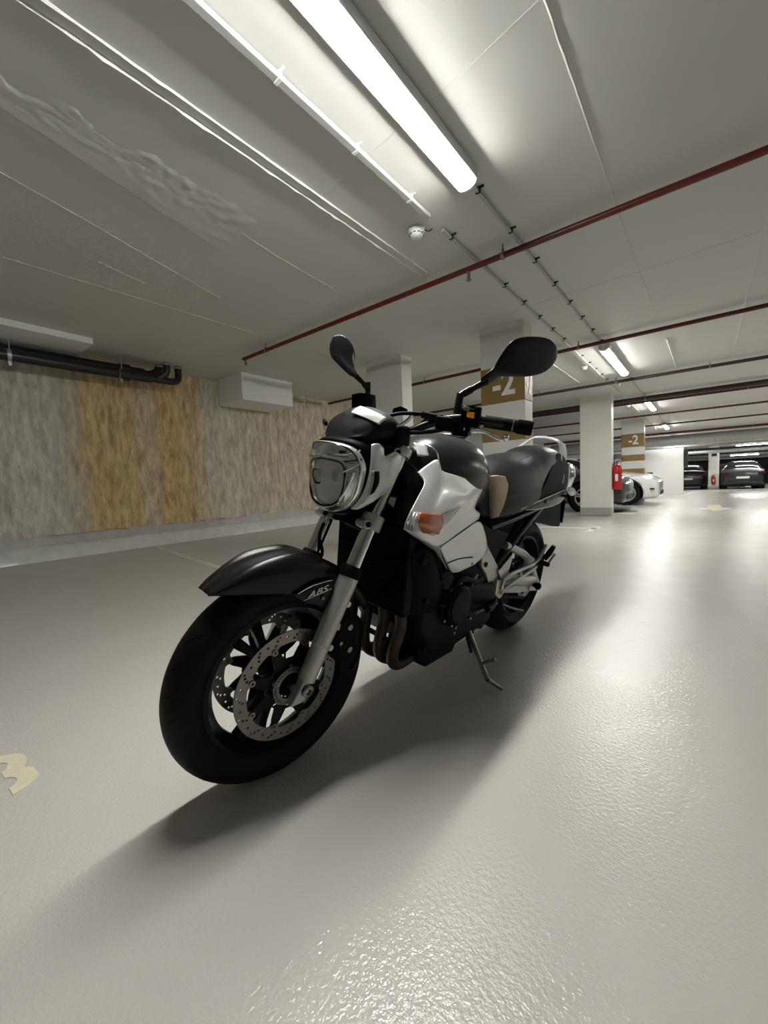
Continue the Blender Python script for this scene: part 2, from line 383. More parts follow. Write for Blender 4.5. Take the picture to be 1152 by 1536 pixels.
# ================================================================== THE SETTING
def fz(x, y):       # floor height: rises towards the rough wall, falls gently far down the aisle
    t = max(0.0, (-2.0 - x) / 3.35)
    return .195 * t * t + dz(y)
mb = MB(); xs = [-5.5 + .25*i for i in range(15)] + [-1.5, -.5, 1, 3, 7]; ys = [-6, -3, 0, 3, 6, 9, 13, 17, 21, 40, 62]
xs = [-9] + xs
V = [(x, y, fz(max(x, -5.4), y) if y < 21.5 else dz(y)) for y in ys for x in xs]; w = len(xs)
mb.add(V, [(i*w+j, i*w+j+1, (i+1)*w+j+1, (i+1)*w+j) for i in range(len(ys)-1) for j in range(w-1)])
tag(mb.build('floor', M['floor'], sharp=80), kind='structure')
tag(MB().box((-9, -6, HC), (7, 9, HC + .3)).build('ceiling', M['ceiling'], smooth=False), kind='structure')
for i, (a, b) in enumerate(((9, 15), (15, 21), (21, 40), (40, 62))):
    mb = MB(); mb.add([(x, y, HC + dz(y) + t) for t in (0, .3) for x, y in ((-9, a), (7, a), (7, b), (-9, b))], [(0,3,2,1),(4,5,6,7),(0,1,5,4),(1,2,6,5),(2,3,7,6),(3,0,4,7)])
    tag(mb.build('ceiling_far', M['ceiling'], smooth=False), kind='structure')
# rough wall on the left
XW = -5.33
mb = MB(); ny, nzz = 330, 90; V = []
for j in range(nzz + 1):
    for i in range(ny + 1):
        y = -2 + 11.5 * i / ny; z = .26 + (HC - .26) * j / nzz
        if j == 0: z = .42 + .03 * noise.noise(Vector((y*5, 0, 0))) + .02 * noise.noise(Vector((y*14, 3, 0)))
        elif z < .46: z = .43 + .03 * noise.noise(Vector((y*5, 0, 0))) + j*.001
        p = Vector((0, y * 4.5, z * 1.5))
        d = .035 * noise.noise(p) + .030 * noise.noise(Vector((5, y * 13, z * 3.5))) + .016 * noise.noise(Vector((9, y * 30, z * 12)))
        V.append((XW + d + .01, y, z))
w = ny + 1
mb.add(V, [(j*w+i, j*w+i+1, (j+1)*w+i+1, (j+1)*w+i) for j in range(nzz) for i in range(ny)])
tag(mb.build('wall_left', M['rock'], sharp=60, weld=False), kind='structure')
tag(MB().box((XW - .4, -6, -.2), (XW - .10, 21, HC)).build('wall_left_backing', M['grey_plaster'], smooth=False), kind='structure')
mb = MB(); V = []; prof = [(XW - .1, .55), (XW - .012, .50), (XW - .005, .44), (XW + .01, .33), (XW + .02, .315)]
yy = [-2 + .05*i for i in range(231)]
for y in yy:
    for k, (x, z) in enumerate(prof): V.append((x + .008*noise.noise(Vector((k, y*6, 0))), y, z))
m_ = len(prof); mb.add(V, [(i*m_+k, i*m_+k+1, (i+1)*m_+k+1, (i+1)*m_+k) for i in range(len(yy)-1) for k in range(m_-1)])
tag(mb.build('baseboard_left', M['grey_plaster'], sharp=60), kind='structure')
mb = MB(); V = []; prof = [(XW - .02, .33), (XW + .035, .325), (XW + .075, .30), (XW + .115, .24), (XW + .14, .17)]
for y in yy:
    for k, (x, z) in enumerate(prof): V.append((x + .012*noise.noise(Vector((k, y*5, 2))), y, z + .008*noise.noise(Vector((k, y*8, 7)))))
mb.add(V, [(i*m_+k, i*m_+k+1, (i+1)*m_+k+1, (i+1)*m_+k) for i in range(len(yy)-1) for k in range(m_-1)])
tag(mb.build('trim_1', M['kerb'], sharp=60), kind='structure')
# shell behind and beyond
tag(MB().box((-9, -6.3, -.3), (7, -6, HC + .2)).build('wall_front', M['wall_white'], smooth=False), kind='structure')
tag(MB().box((6.7, -6, -1.2), (7, 62, HC + .2)).build('wall_right', M['wall_white'], smooth=False), kind='structure')
tag(MB().box((-9.3, 20.9, -1.2), (-9, 62, HC + .2)).build('wall_left_far', M['wall_grey'], smooth=False), kind='structure')
tag(MB().box((-9, 58, -1.2), (7, 58.3, HC + .2)).build('wall_back_far', M['wall_grey'], smooth=False), kind='structure')
YB = 20.9
tag(MB().box((-5.5, YB, -.4), (-.66, YB + .45, HC)).build('wall_back', M['wall_white'], smooth=False, bevel=.01), kind='structure')
dr = MB().box((-3.15, YB - .02, dz(YB) + .02), (-2.18, YB + .01, 1.62)).build('door_1', M['wall_white'], bevel=.006); tag(dr, kind='structure')
fr = MB()
for a, b in (((-3.2, 0, 0), (-3.16, 0, 1.66)), ((-2.17, 0, 0), (-2.13, 0, 1.66)), ((-3.2, 0, 1.63), (-2.13, 0, 1.67))):
    fr.box((a[0], YB - .03, dz(YB) + a[2]), (b[0], YB, b[2]))
fr.build('door_frame', M['wall_grey'], dr)
# ceiling formwork joints: shallow raised seams
def seam(pts, name, wd=.018, ht=.006, rough=.006):
    q = MB(); P = []
    for (x0, y0), (x1, y1) in zip(pts[:-1], pts[1:]):
        n = max(2, int(math.hypot(x1-x0, y1-y0) / .04)); P += [(x0 + (x1-x0)*i/n, y0 + (y1-y0)*i/n) for i in range(n)]
    P.append(pts[-1]); V = []
    for i, (x, y) in enumerate(P):
        a = P[max(i-1, 0)]; b = P[min(i+1, len(P)-1)]; d = Vector((b[0]-a[0], b[1]-a[1])).normalized(); s = Vector((-d.y, d.x))
        jx = rough * noise.noise(Vector((x*25, y*25, 1))); ww = wd * (.6 + .8*abs(noise.noise(Vector((x*17, y*17, 5))))) / 2; hh = ht * (.5 + abs(noise.noise(Vector((x*31, y*31, 9)))))
        z = HC + dz(y)
        for k, h2 in ((-1, -.003), (-.35, hh), (.35, hh*.8), (1, -.003)):
            V.append((x + s.x*(k*ww + jx), y + s.y*(k*ww + jx), z - h2))
    q.add(V, [(i*4+k, i*4+k+1, (i+1)*4+k+1, (i+1)*4+k) for i in range(len(P)-1) for k in range(3)])
    return tag(q.build(name, M['ceiling'], sharp=60), kind='structure')
seam([(-1.640, -1), (-1.640, 2.6)], 'trim_2', .02, .016, .001)
seam([(-1.585, -1), (-1.585, 2.6)], 'trim_3', .018, .013, .001)
seam([(-.415, .9), (-.405, 2.7), (-.395, 4.5)], 'trim_4', .020, .005, .002)
seam([(-.425, 1.43), (-.82, 1.49), (-1.62, 1.56)], 'trim_5', .012, .003, .008)
seam([(-2.48, .2), (-2.66, .8), (-2.85, 1.35), (-3.0, 1.8)], 'trim_6', .014, .0035, .004)
seam([(-3.44, .6), (-3.44, 3.6)], 'trim_7', .012, .003, .004)
seam([(-3.08, 1.0), (-3.17, 1.32)], 'trim_8', .010, .003, .004)
seam([(.28, 1.8), (.28, 7.5)], 'trim_9', .012, .003, .004)
seam([(.28, 3.65), (-.41, 3.7), (-1.9, 3.72)], 'trim_10', .012, .003, .004)
seam([(-.35, 5.7), (-.33, 7.4)], 'trim_11', .03, .010, .008)
seam([(-1.62, 5.2), (-1.62, 7.3)], 'trim_12', .03, .012, .002)
seam([(-2.14, 1.40), (-2.20, 1.75), (-2.25, 2.3)], 'trim_13', .012, .003, .006)
mb = MB(); V = []; n, m_ = 110, 26
for i in range(n + 1):
    y = .15 + 1.38*i/n; xa = -1.95 + .10*noise.noise(Vector((y*6, 0, 0))) + .04*noise.noise(Vector((y*25, 3, 0))) - .05*max(0, .9 - y); xb = -2.03 - .27*y + .004*noise.noise(Vector((y*20, 9, 0)))
    for j in range(m_ + 1):
        t = j/m_; x = xa + (xb - xa)*t
        h_ = .0015 + .006*t + .007*max(0, noise.noise(Vector((x*16, y*9, 0))))*(1 - t)**.5 + .004*noise.noise(Vector((x*40, y*22, 4)))*(1 - t)
        e = min(1, t*9)*min(1, (1 - i/n)*10)
        V.append((x, y, HC + .001 - max(0, h_)*e if t < 1 else HC + .001))
w = m_ + 1; mb.add(V, [(i*w+j, i*w+j+1, (i+1)*w+j+1, (i+1)*w+j) for i in range(n) for j in range(m_)])
tag(mb.build('trim_14', M['ceiling'], sharp=60), kind='structure')
# ------------------------------------------------------------------ columns
def column(x0, x1, y0, y1, label, bands=False, plinth=False, wid=None):
    y = (y0 + y1) / 2; b = dz(y)
    o = MB().box((x0, y0, b), (x1, y1, HC + dz(y) + .01)).build('concrete_column', M['column'], bevel=.012)
    tag(o, label, 'column', 'painted concrete columns')
    if plinth: MB().box((x0 - .003, y0 - .003, b), (x1 + .003, y1 + .003, b + .17)).build('painted_base', M['column_grey'], o, bevel=.012)
    if bands:
        e = .003
        for a, c in ((1.57, 1.94), (1.19, 1.37), (.81, .99)):
            MB().box((x0 - e, y0 - e, b + a), (x1 + e, y1 + e, b + c)).build('brown_band', M['band'], o, bevel=.012)
        V, F = text_vf('-2', .34, .002, bold=.008)
        MB().add(place_vf(V, ((x0+x1)/2 + .02, y0 - e - .002, b + 1.755), (.85, 0, 0), (0, 0, 1), (0, -1, 0)), F).build('level_number', M['num_white'], o, smooth=False)
        MB().add(place_vf(V, (x1 + e + .002, y, b + 1.755), (0, .46, 0), (0, 0, 1), (1, 0, 0)), F).build('level_number', M['num_white'], o, smooth=False)
    return o
column(-3.36, -2.81, 3.95, 4.17, 'plain white column seen between the two mirrors of the motorcycle')
column(-1.82, -1.37, 3.97, 4.21, 'white column with brown level bands right behind the left mirror', bands=True)
column(-1.93, -1.38, 8.72, 8.97, 'plain white column with grey painted foot beside the extinguisher', plinth=True)
column(-1.80, -1.27, 12.95, 13.2, 'distant white column with brown level bands behind the white car', bands=True)
fc = column(.20, .66, 28.6, 28.9, 'thin far column standing between the parked grey and dark cars', plinth=True)
MB().box((.33, 28.58, 1.50), (.55, 28.6, 1.66)).build('small_sign', M['car_trim'], fc)
# ------------------------------------------------------------------ lamps
def lamp(x, y, label, z=None, rz=0, loc0=None):
    z = HC + dz(y) if z is None else z; L = 1.60
    r = empty('ceiling_lamp', label, 'lamp', 'fluorescent batten lamps in rows', (x, y, z), rz)
    h = L / 2
    MB().box((-.059, -h, -.050), (.059, h, -.001)).build('housing', M['lamp_body'], r, bevel=.006)
    q = MB(); n = 14; V = []
    for yy_ in (-h + .004, h - .004):
        for i in range(n + 1):
            a = math.pi * i / n; V.append((.047*math.cos(a), yy_, -.0495 - .025*math.sin(a)))
    q.add(V, [(i, i+1, n+2+i, n+1+i) for i in range(n)] + [tuple(range(n+1)), tuple(range(n+1, 2*n+2))[::-1], (0, n+1, 2*n+1, n)])
    q.build('diffuser', M['tube'], r)
    for s in (-1, 1):
        q = MB(); V = []
        for yy_ in (s*(h - .006), s*(h + .008)):
            for i in range(n + 1):
                a = math.pi * i / n; V.append((.050*math.cos(a), yy_, -.049 - .029*math.sin(a)))
        q.add(V, [(i, i+1, n+2+i, n+1+i) for i in range(n)] + [tuple(range(n+1)), tuple(range(n+1, 2*n+2))[::-1], (0, n+1, 2*n+1, n)])
        q.build('end_cap', M['white_plastic'], r)
    return r
LX = -.935
l0 = lamp(LX, 1.14, 'long glowing batten lamp on the ceiling directly above the motorcycle')
dup(l0, (LX, 6.22, HC), 'glowing lamp between the second and third red pipes')
dup(l0, (LX, 10.6, HC + dz(10.6)), 'small glowing lamp above the white column row, just beyond the doubled pipes')
dup(l0, (LX, 19.6, HC + dz(19.6)), 'added unseen lamp behind the silver duct, brightening the white wall')  # extra lamp hidden by the duct, added to brighten the back wall
dup(l0, (LX, 15.2, HC + dz(15.2)), 'smallest glowing lamp of the aisle row before the silver duct')
k = 0
for x, y, nm in ((2.3, 23.6, 'crosswise glowing lamp at the right edge, first beyond the silver duct'), (2.1, 28.0, 'crosswise glowing lamp over the parked grey car, second of the far row'), (2.2, 33.5, 'crosswise glowing lamp low over the grey car roof, third of the far row'), (2.4, 41, 'farthest crosswise glowing lamp over the right hand parked cars'), (-.75, 33.0, 'crosswise glowing lamp seen beside the white wall edge over the left far car'), (-.8, 25.5, 'crosswise glowing lamp hidden high behind the white wall edge')):
    f = dup(l0, (x, y, HC + dz(y)), nm); f.rotation_euler = (0, 0, R(90))
for x, y, nm in ((3.4, 8.0, 'added unseen fill lamp, first beyond the right edge'), (3.4, 13.0, 'added unseen fill lamp, second beyond the right edge'), (3.4, 18.0, 'added unseen fill lamp, third beyond the right edge')):  # out-of-view lamps added as fill for the white wall and far aisle
    dup(l0, (x, y, HC + dz(y)), nm)
# ------------------------------------------------------------------ smoke detectors
def detector(x, y, label, tilt=0):
    r = empty('smoke_detector', label, 'smoke detector', 'white smoke detectors on the ceiling', (x - .02, y, HC + dz(y)))
    MB().lathe([(0, 0), (.050, 0), (.052, .012), (.046, .018), (.044, .022), (0, .022)], (0, 0, 0), (0, 0, -1), 28).build('base', M['white_plastic'], r)
    q = MB().lathe([(0, .020), (.040, .020), (.043, .030), (.036, .042), (.024, .050), (.012, .052), (0, .052)], (0, 0, 0), (0, 0, -1), 28)
    q.build('sensor_head', M['white_plastic'], r)
    q = MB()
    for i in range(10):
        a = 2*math.pi*i/10; q.obox((.0415*math.cos(a), .0415*math.sin(a), -.034), ((-math.sin(a), math.cos(a), 0), (math.cos(a), math.sin(a), 0), (0, 0, 1)), (.008, .002, .002))
    q.build('vent_slot', M['car_trim'], r)
    MB().tube([(.045, .02, -.01), (.06, .04, -.018), (.085, .045, -.012)], .0035, 8).build('cable', M['car_trim'], r)
    return r
detector(-1.345, 2.13, 'round white smoke detector left of the lamp above the motorcycle')
detector(-1.30, 6.25, 'white smoke detector beside the second lamp of the aisle row')
detector(-1.30, 10.4, 'white smoke detector beside the third lamp of the aisle row')
detector(-1.30, 14.6, 'white smoke detector beside the smallest lamp of the aisle row')
# ------------------------------------------------------------------ conduits
def conduit(x, segs, r_, name, label, every=.33, matl='conduit', sq=False, clip0=.1):
    o = empty(name, label, 'conduit', None, (x, segs[0][0], HC))
    y0 = segs[0][0]
    for a, b in segs:
        gap = .003 if sq else .010
        zz = lambda y: dz(y) - gap - r_
        q = MB()
        pts = [a] + [y for y in (9.0,) if a < y < b] + [b]
        for p_, q_ in zip(pts[:-1], pts[1:]):
            if sq: q.bar((0, p_ - y0, zz(p_)), (0, q_ - y0, zz(q_)), 2*r_, 1.6*r_)
            else: q.cyl((0, p_ - y0, zz(p_)), (0, q_ - y0, zz(q_)), r_, n=10)
        q.build('pipe_run', M[matl], o)
        y = a + clip0; 
        while y < min(b, 8):
            wq = 1 if sq else .6
            q = MB().box((-r_ - .003, y - y0 - .008*wq, zz(y) - r_ - .001), (r_ + .005, y - y0 + .008, zz(y) + r_ + .014)); q.box((r_ + .003, y - y0 - .005, zz(y) + r_), (r_ + .026, y - y0 + .005, zz(y) + r_ + .010))
            q.build('clip', M['white_plastic'] if sq else M['car_trim'], o, bevel=.002); y += every
    return o
conduit(-1.235, [(-3, 2.06)], .0135, 'trunking', 'white conduit with clips left of the near lamp, ending at the smoke detector', .42, sq=True, clip0=.25)
conduit(-1.235, [(2.22, 17.5)], .009, 'trunking', 'grey conduit running down the aisle from the smoke detector', .42)
conduit(-.935, [(1.96, 5.38), (7.06, 9.75), (11.45, 14.35)], .009, 'lamp_conduit', 'grey conduit linking the lamps of the aisle row end to end', .45)
# ------------------------------------------------------------------ sprinkler pipes
def spr_pipe(y, x0, x1, r_, matl, label, z=None, heads=(), hang=(), drop=.0):
    z = HC + dz(y) - .07 - drop if z is None else z
    o = empty('sprinkler_pipe', label, 'pipe', 'pipes crossing the ceiling', (x0, y, z))
    MB().cyl((0, 0, 0), (x1 - x0, 0, 0), r_, n=14).build('pipe_run', M[matl], o)
    for hx in heads:
        q = MB().cyl((hx - x0, 0, -r_*.5), (hx - x0, 0, -r_ - .045), .011, n=10); q.lathe([(0, 0), (.018, 0), (.018, .004), (0, .004)], (hx - x0, 0, -r_ - .055), (0, 0, 1), 12); q.cyl((hx - x0, 0, -r_ - .055), (hx - x0, 0, -r_ - .04), .004, n=8)
        q.build('sprinkler_head', M['steel'], o)
    for hx in hang:
        q = MB().lathe([(r_ + .001, -.010), (r_ + .005, -.010), (r_ + .005, .010), (r_ + .001, .010)], (hx - x0, 0, 0), (1, 0, 0), 16, closed=True)
        q.cyl((hx - x0, 0, r_), (hx - x0, 0, HC + dz(y) - z), .0045, n=8); q.cyl((hx - x0, 0, r_), (hx - x0, 0, r_ + .018), .009, n=8)
        q.build('hanger', M['steel'], o)
    return o
spr_pipe(2.64, -4.02, 6.7, .019, 'red_pipe', 'nearest dark red pipe, running just behind the near lamp', heads=(-3.98, -1.28, 2), hang=(-3.6, -1.035, 1.5))
spr_pipe(5.07, -5.2, 6.7, .021, 'red_pipe', 'second dark red pipe, passing in front of the second lamp', heads=(-1.52, 2), hang=(-3.2, -1.13, .6))
spr_pipe(7.40, -5.2, 6.7, .024, 'dark_pipe', 'blackish pipe just behind the second lamp', heads=(-1.05,), hang=(-2.3, -1.1, .05, 1.2))
spr_pipe(9.35, -5.2, 6.7, .045, 'dark_pipe', 'thick dark pipe above the plain column with grey foot', hang=(-.9, 1), drop=.02)
spr_pipe(9.75, -5.2, 6.7, .022, 'maroon_pipe', 'thin maroon pipe running close beside the thick dark pipe', hang=(-1.2, .6), drop=.02)
spr_pipe(12.0, -5.2, 6.7, .022, 'maroon_pipe', 'maroon pipe in front of the far banded column', hang=(-1.0,), heads=(-1.4,))
spr_pipe(14.4, -4.4, 6.7, .022, 'maroon_pipe', 'maroon pipe behind the far banded column', hang=(-1.2,), heads=(-4.38,))
spr_pipe(17.3, -5.2, 6.7, .04, 'maroon_pipe', 'last maroon pipe running along the silver ventilation duct', hang=(1.2,))
# big galvanised duct
yd = 18.4; o = empty('ventilation_duct', 'large silver ventilation duct crossing the ceiling before the opening', 'duct', None, (-5.2, yd, 0))
zc = HC + dz(yd) - .26
MB().cyl((0, 0, zc), (11.9, 0, zc), .19, n=32).build('duct_run', M['galv'], o)
for i in range(11): MB().lathe([(.189, -.015), (.205, -.015), (.205, .015), (.189, .015)], (.8 + 1.05*i, 0, zc), (1, 0, 0), 32, closed=True).build('flange', M['galv'], o)
yd = 20.3; o = empty('cable_tray', 'grey cable tray running under the ceiling at the opening', 'cable tray', None, (-5.2, yd, 0))
q = MB(); zc = HC + dz(yd) - .42; q.box((0, -.15, zc), (11.9, .15, zc + .01)); q.box((0, -.15, zc), (11.9, -.14, zc + .07)); q.box((0, .14, zc), (11.9, .15, zc + .07)); q.build('tray', M['galv'], o)
for i in range(7):
    MB().cyl((.9 + 1.7*i, 0, zc + .01), (.9 + 1.7*i, 0, HC + dz(yd)), .008, n=8).build('hanger', M['steel'], o)
for y, r_, dr_, nm in ((23.0, .05, .34, 'dark pipe with brackets nearest beyond the opening'), (26.5, .09, .28, 'second grey pipe beyond the opening, over the far parked cars'), (31.5, .05, .2, 'third grey pipe beyond the opening'), (40, .06, .2, 'farthest pipe beyond the opening')):
    spr_pipe(y, -9, 6.7, r_, 'dark_pipe' if r_ < .06 else 'galv', nm, hang=(-.3, .5, 1.3, 2.1), drop=dr_)
# ------------------------------------------------------------------ boxed ducts and black drain at the left wall
o = MB().box((XW + .05, 3.04, 1.985), (-4.70, 3.86, HC + .01)).build('duct_box', M['wall_white'], bevel=.006)
tag(o, 'short white boxed duct under the ceiling at the end of the nearest red pipe', 'duct box')
MB().box((-4.70, 3.035, HC - .03), (-4.692, 3.865, HC)).build('top_flange', M['wall_white'], o)
o = MB().prism([(-4.48, -2, HC - .055), (-4.62, 1.40, HC - .055), (XW + .05, 1.40, HC - .055), (XW + .05, -2, HC - .055)], (0, 0, .06)).build('ceiling_panel', M['wall_white'], smooth=False)
tag(o, 'flat white boxed ceiling panel at the left edge above the black pipe', 'ceiling panel')
o = empty('drain_pipe', 'thick black drain pipe along the top of the rough wall', 'pipe', None, (-5.10, 0, 2.17))
MB().cyl((0, -2, .03), (0, 2.02, .03), .060, n=24).build('pipe_run', M['black_pipe'], o)
MB().cyl((.10, -2, -.035), (.10, 2.05, -.035), .052, n=24).build('pipe_run', M['black_pipe'], o)
q = MB().lathe([(.054, -.05), (.066, -.05), (.066, .05), (.054, .05)], (.10, 1.78, -.035), (0, 1, 0), 24, closed=True); q.lathe([(.062, -.05), (.074, -.05), (.074, .05), (.062, .05)], (0, 1.82, .03), (0, 1, 0), 24, closed=True)
q.build('coupling', M['black_pipe'], o)
MB().tube([(.10, 2.0, -.035), (.10, 2.15, -.035), (.10, 2.30, -.03), (.09, 2.36, 0), (.08, 2.38, .06), (.08, 2.38, .16)], .040, 16).build('elbow', M['black_pipe'], o)
MB().tube([(.0, 2.0, .03), (.0, 2.1, .04), (.0, 2.18, .09), (.0, 2.2, .16)], .045, 16).build('elbow', M['black_pipe'], o)
MB().tube([(.10, 2.12, -.03), (.14, 2.2, .03), (.15, 2.22, .09), (.15, 2.22, .16)], .036, 16).build('elbow', M['black_pipe'], o)
for (x, y, r_) in ((.08, 2.38, .044), (.0, 2.2, .049), (.15, 2.22, .04)):
    MB().lathe([(r_ - .004, 0), (r_ + .006, 0), (r_ + .006, .015), (r_ - .004, .015)], (x, y, .135), (0, 0, 1), 20, closed=True).build('clamp_ring', M['galv'], o)
for y in (.84, 1.74):
    q = MB().lathe([(.052, -.015), (.057, -.015), (.057, .015), (.052, .015)], (.10, y, -.035), (0, 1, 0), 20, closed=True); q.box((.09, y - .012, -.13), (.13, y + .012, -.09)); q.cyl((.16, y, 0), (.16, y, .16), .005, n=8)
    q.build('pipe_bracket', M['galv'], o)
# ------------------------------------------------------------------ floor markings
def floor_poly(pts, name, label, matl, cat='floor marking', off=.0015, group=None):
    # subdivide long strips so they follow the floor
    q = MB()
    (a, b, c, d) = pts; n = 24; V = []
    for i in range(n + 1):
        t = i / n
        for p, r_ in ((a, b), (d, c)):
            x = p[0] + (r_[0]-p[0])*t; y = p[1] + (r_[1]-p[1])*t; V.append((x, y, fz(x, y) + off))
    q.add(V, [(2*i, 2*i+2, 2*i+3, 2*i+1) for i in range(n)])
    return tag(q.build(name, M[matl], smooth=False), label, cat, group)
floor_poly([(-5.15, 1.98), (-2.7, 2.02), (-2.7, 2.10), (-5.15, 2.06)], 'bay_line', 'pale painted bay line on the floor left of the front fender', 'floor_paint_pale')
floor_poly([(-4.2, 6.45), (-1.25, 6.63), (-1.25, 6.73), (-4.2, 6.55)], 'bay_line', 'pale painted bay line on the floor right of the mud flap', 'floor_paint_pale')
floor_poly([(-1.33, 6.3), (-1.23, 6.3), (-1.23, 6.95), (-1.33, 6.95)], 'bay_line', 'short cross tick at the end of the bay line near the mud flap', 'floor_paint_pale')
floor_poly([(-4.2, 4.9), (-1.7, 4.96), (-1.7, 5.06), (-4.2, 5.0)], 'bay_line', 'pale painted bay line glimpsed behind the passenger footpeg', 'floor_paint_pale')
floor_poly([(-1.8, 9.35), (-1.1, 9.35), (-1.1, 9.45), (-1.8, 9.45)], 'bay_line', 'pale tick of paint on the floor at the foot of the extinguisher column', 'floor_paint_pale')
# direction arrow
Y0 = 11.4; q = MB()
q.add([(x, y, fz(x, y) + .003) for x, y in ((-.12, 11.35), (.52, 11.35), (.20, 10.35))], [(0, 2, 1)])
q.add([(x, y, fz(x, y) + .003) for x, y in ((.08, 11.35), (.32, 11.35), (.32, 12.7), (.08, 12.7))], [(0, 1, 2, 3)])
tag(q.build('direction_arrow', M['floor_paint'], smooth=False), 'pale painted arrow on the far aisle floor pointing this way', 'floor marking')
# bay number
NUM3 = True
# round dark disc lying flat on the floor
o = empty('floor_disc', 'round black disc on the floor behind the plain column with grey foot', 'drain cover', None, (-1.43, 10.05, dz(10.05)))
MB().lathe([(0, -.01), (.30, -.01), (.30, .006), (.27, .008), (0, .008)], (0, 0, 0), (0, 0, 1), 32).build('disc_plate', M['disc_mat'], o)
MB().lathe([(.30, -.01), (.33, -.01), (.33, .007), (.30, .007)], (0, 0, 0), (0, 0, 1), 32, closed=True).build('rim', M['disc_mat'], o)
# extinguishers
def extinguisher(loc, label, s=1):
    r = empty('fire_extinguisher', label, 'fire extinguisher', 'red fire extinguishers on columns', loc)
    MB().lathe([(0, 0), (.07, 0), (.080, .02), (.080, .40), (.072, .44), (.045, .475), (.022, .49), (0, .49)], (0, 0, 0), (0, 0, 1), 24).build('cylinder', M['ext_red'], r)
    q = MB().cyl((0, 0, .48), (0, 0, .53), .018, n=12); q.build('valve', M['steel'], r)
    q = MB().bar((-.02, 0, .54), (.12, 0, .60), .02, .012); q.bar((-.02, 0, .53), (.11, 0, .54), .02, .012); q.build('handle', M['car_trim'], r)
    MB().tube([(.0, .02, .52), (-.07, .05, .50), (-.10, .06, .35), (-.095, .05, .12)], .010, 8).build('hose', M['car_trim'], r)
    MB().box((-.025, -.083, .17), (.025, -.079, .30)).build('paper_label', M['num_white'], r)
    q = MB().box((-.095, -.03, .05), (-.078, .03, .45)); q.build('bracket', M['steel'], r)
    return r
e1 = extinguisher((-1.30, 8.86, .50), 'red fire extinguisher hung on the plain column beside the white car')
dup(e1, (.43, 28.5, dz(28) + .25), 'small distant red fire extinguisher on the thin far column')
tag(MB().box((-2.0, YB - .06, .52), (-1.72, YB - .001, .78)).build('wall_hatch', M['car_trim'], bevel=.01), 'small dark square box on the white wall behind the white car', 'wall box')
tag(MB().box((-.655, YB + .05, .95), (-.52, YB + .4, 1.65)).build('wall_cabinet', M['car_trim'], bevel=.01), 'black upright box on the end face of the white wall', 'cabinet')
# ------------------------------------------------------------------ cars
def wheel_part(r, name, x, y, side, rad=.33, wd=.21):
    t = MB().lathe([(rad*.66, -wd/2), (rad*.93, -wd/2), (rad, -wd*.32), (rad, wd*.32), (rad*.93, wd/2), (rad*.66, wd/2)], (x, y, rad), (0, 1, 0), 36, closed=True).build(name, M['tyre'], r)
    yo = y + side*wd*.42
    q = MB().lathe([(rad*.60, -.02), (rad*.67, -.02), (rad*.67, .02), (rad*.60, .02)], (x, yo, rad), (0, 1, 0), 36, closed=True)
    q.lathe([(0, -.015), (rad*.16, -.015), (rad*.16, .015), (0, .015)], (x, yo, rad), (0, 1, 0), 20)
    for i in range(5):
        a = 2*math.pi*i/5 + .3
        for da in (-.16, .16):
            c, s_ = math.cos(a + da*.5), math.sin(a + da*.5); c2, s2 = math.cos(a + da), math.sin(a + da)
            q.bar((x + rad*.1*c, yo, rad + rad*.1*s_), (x + rad*.63*c2, yo, rad + rad*.63*s2), rad*.10, .02, up=(0, 1, 0))
    q.build('alloy_rim', M['alu'], t)
    MB().lathe([(0, 0), (rad*.5, 0), (rad*.5, .01), (0, .01)], (x, y, rad), (0, 1, 0), 24).build('brake_disc', M['car_trim'], t)
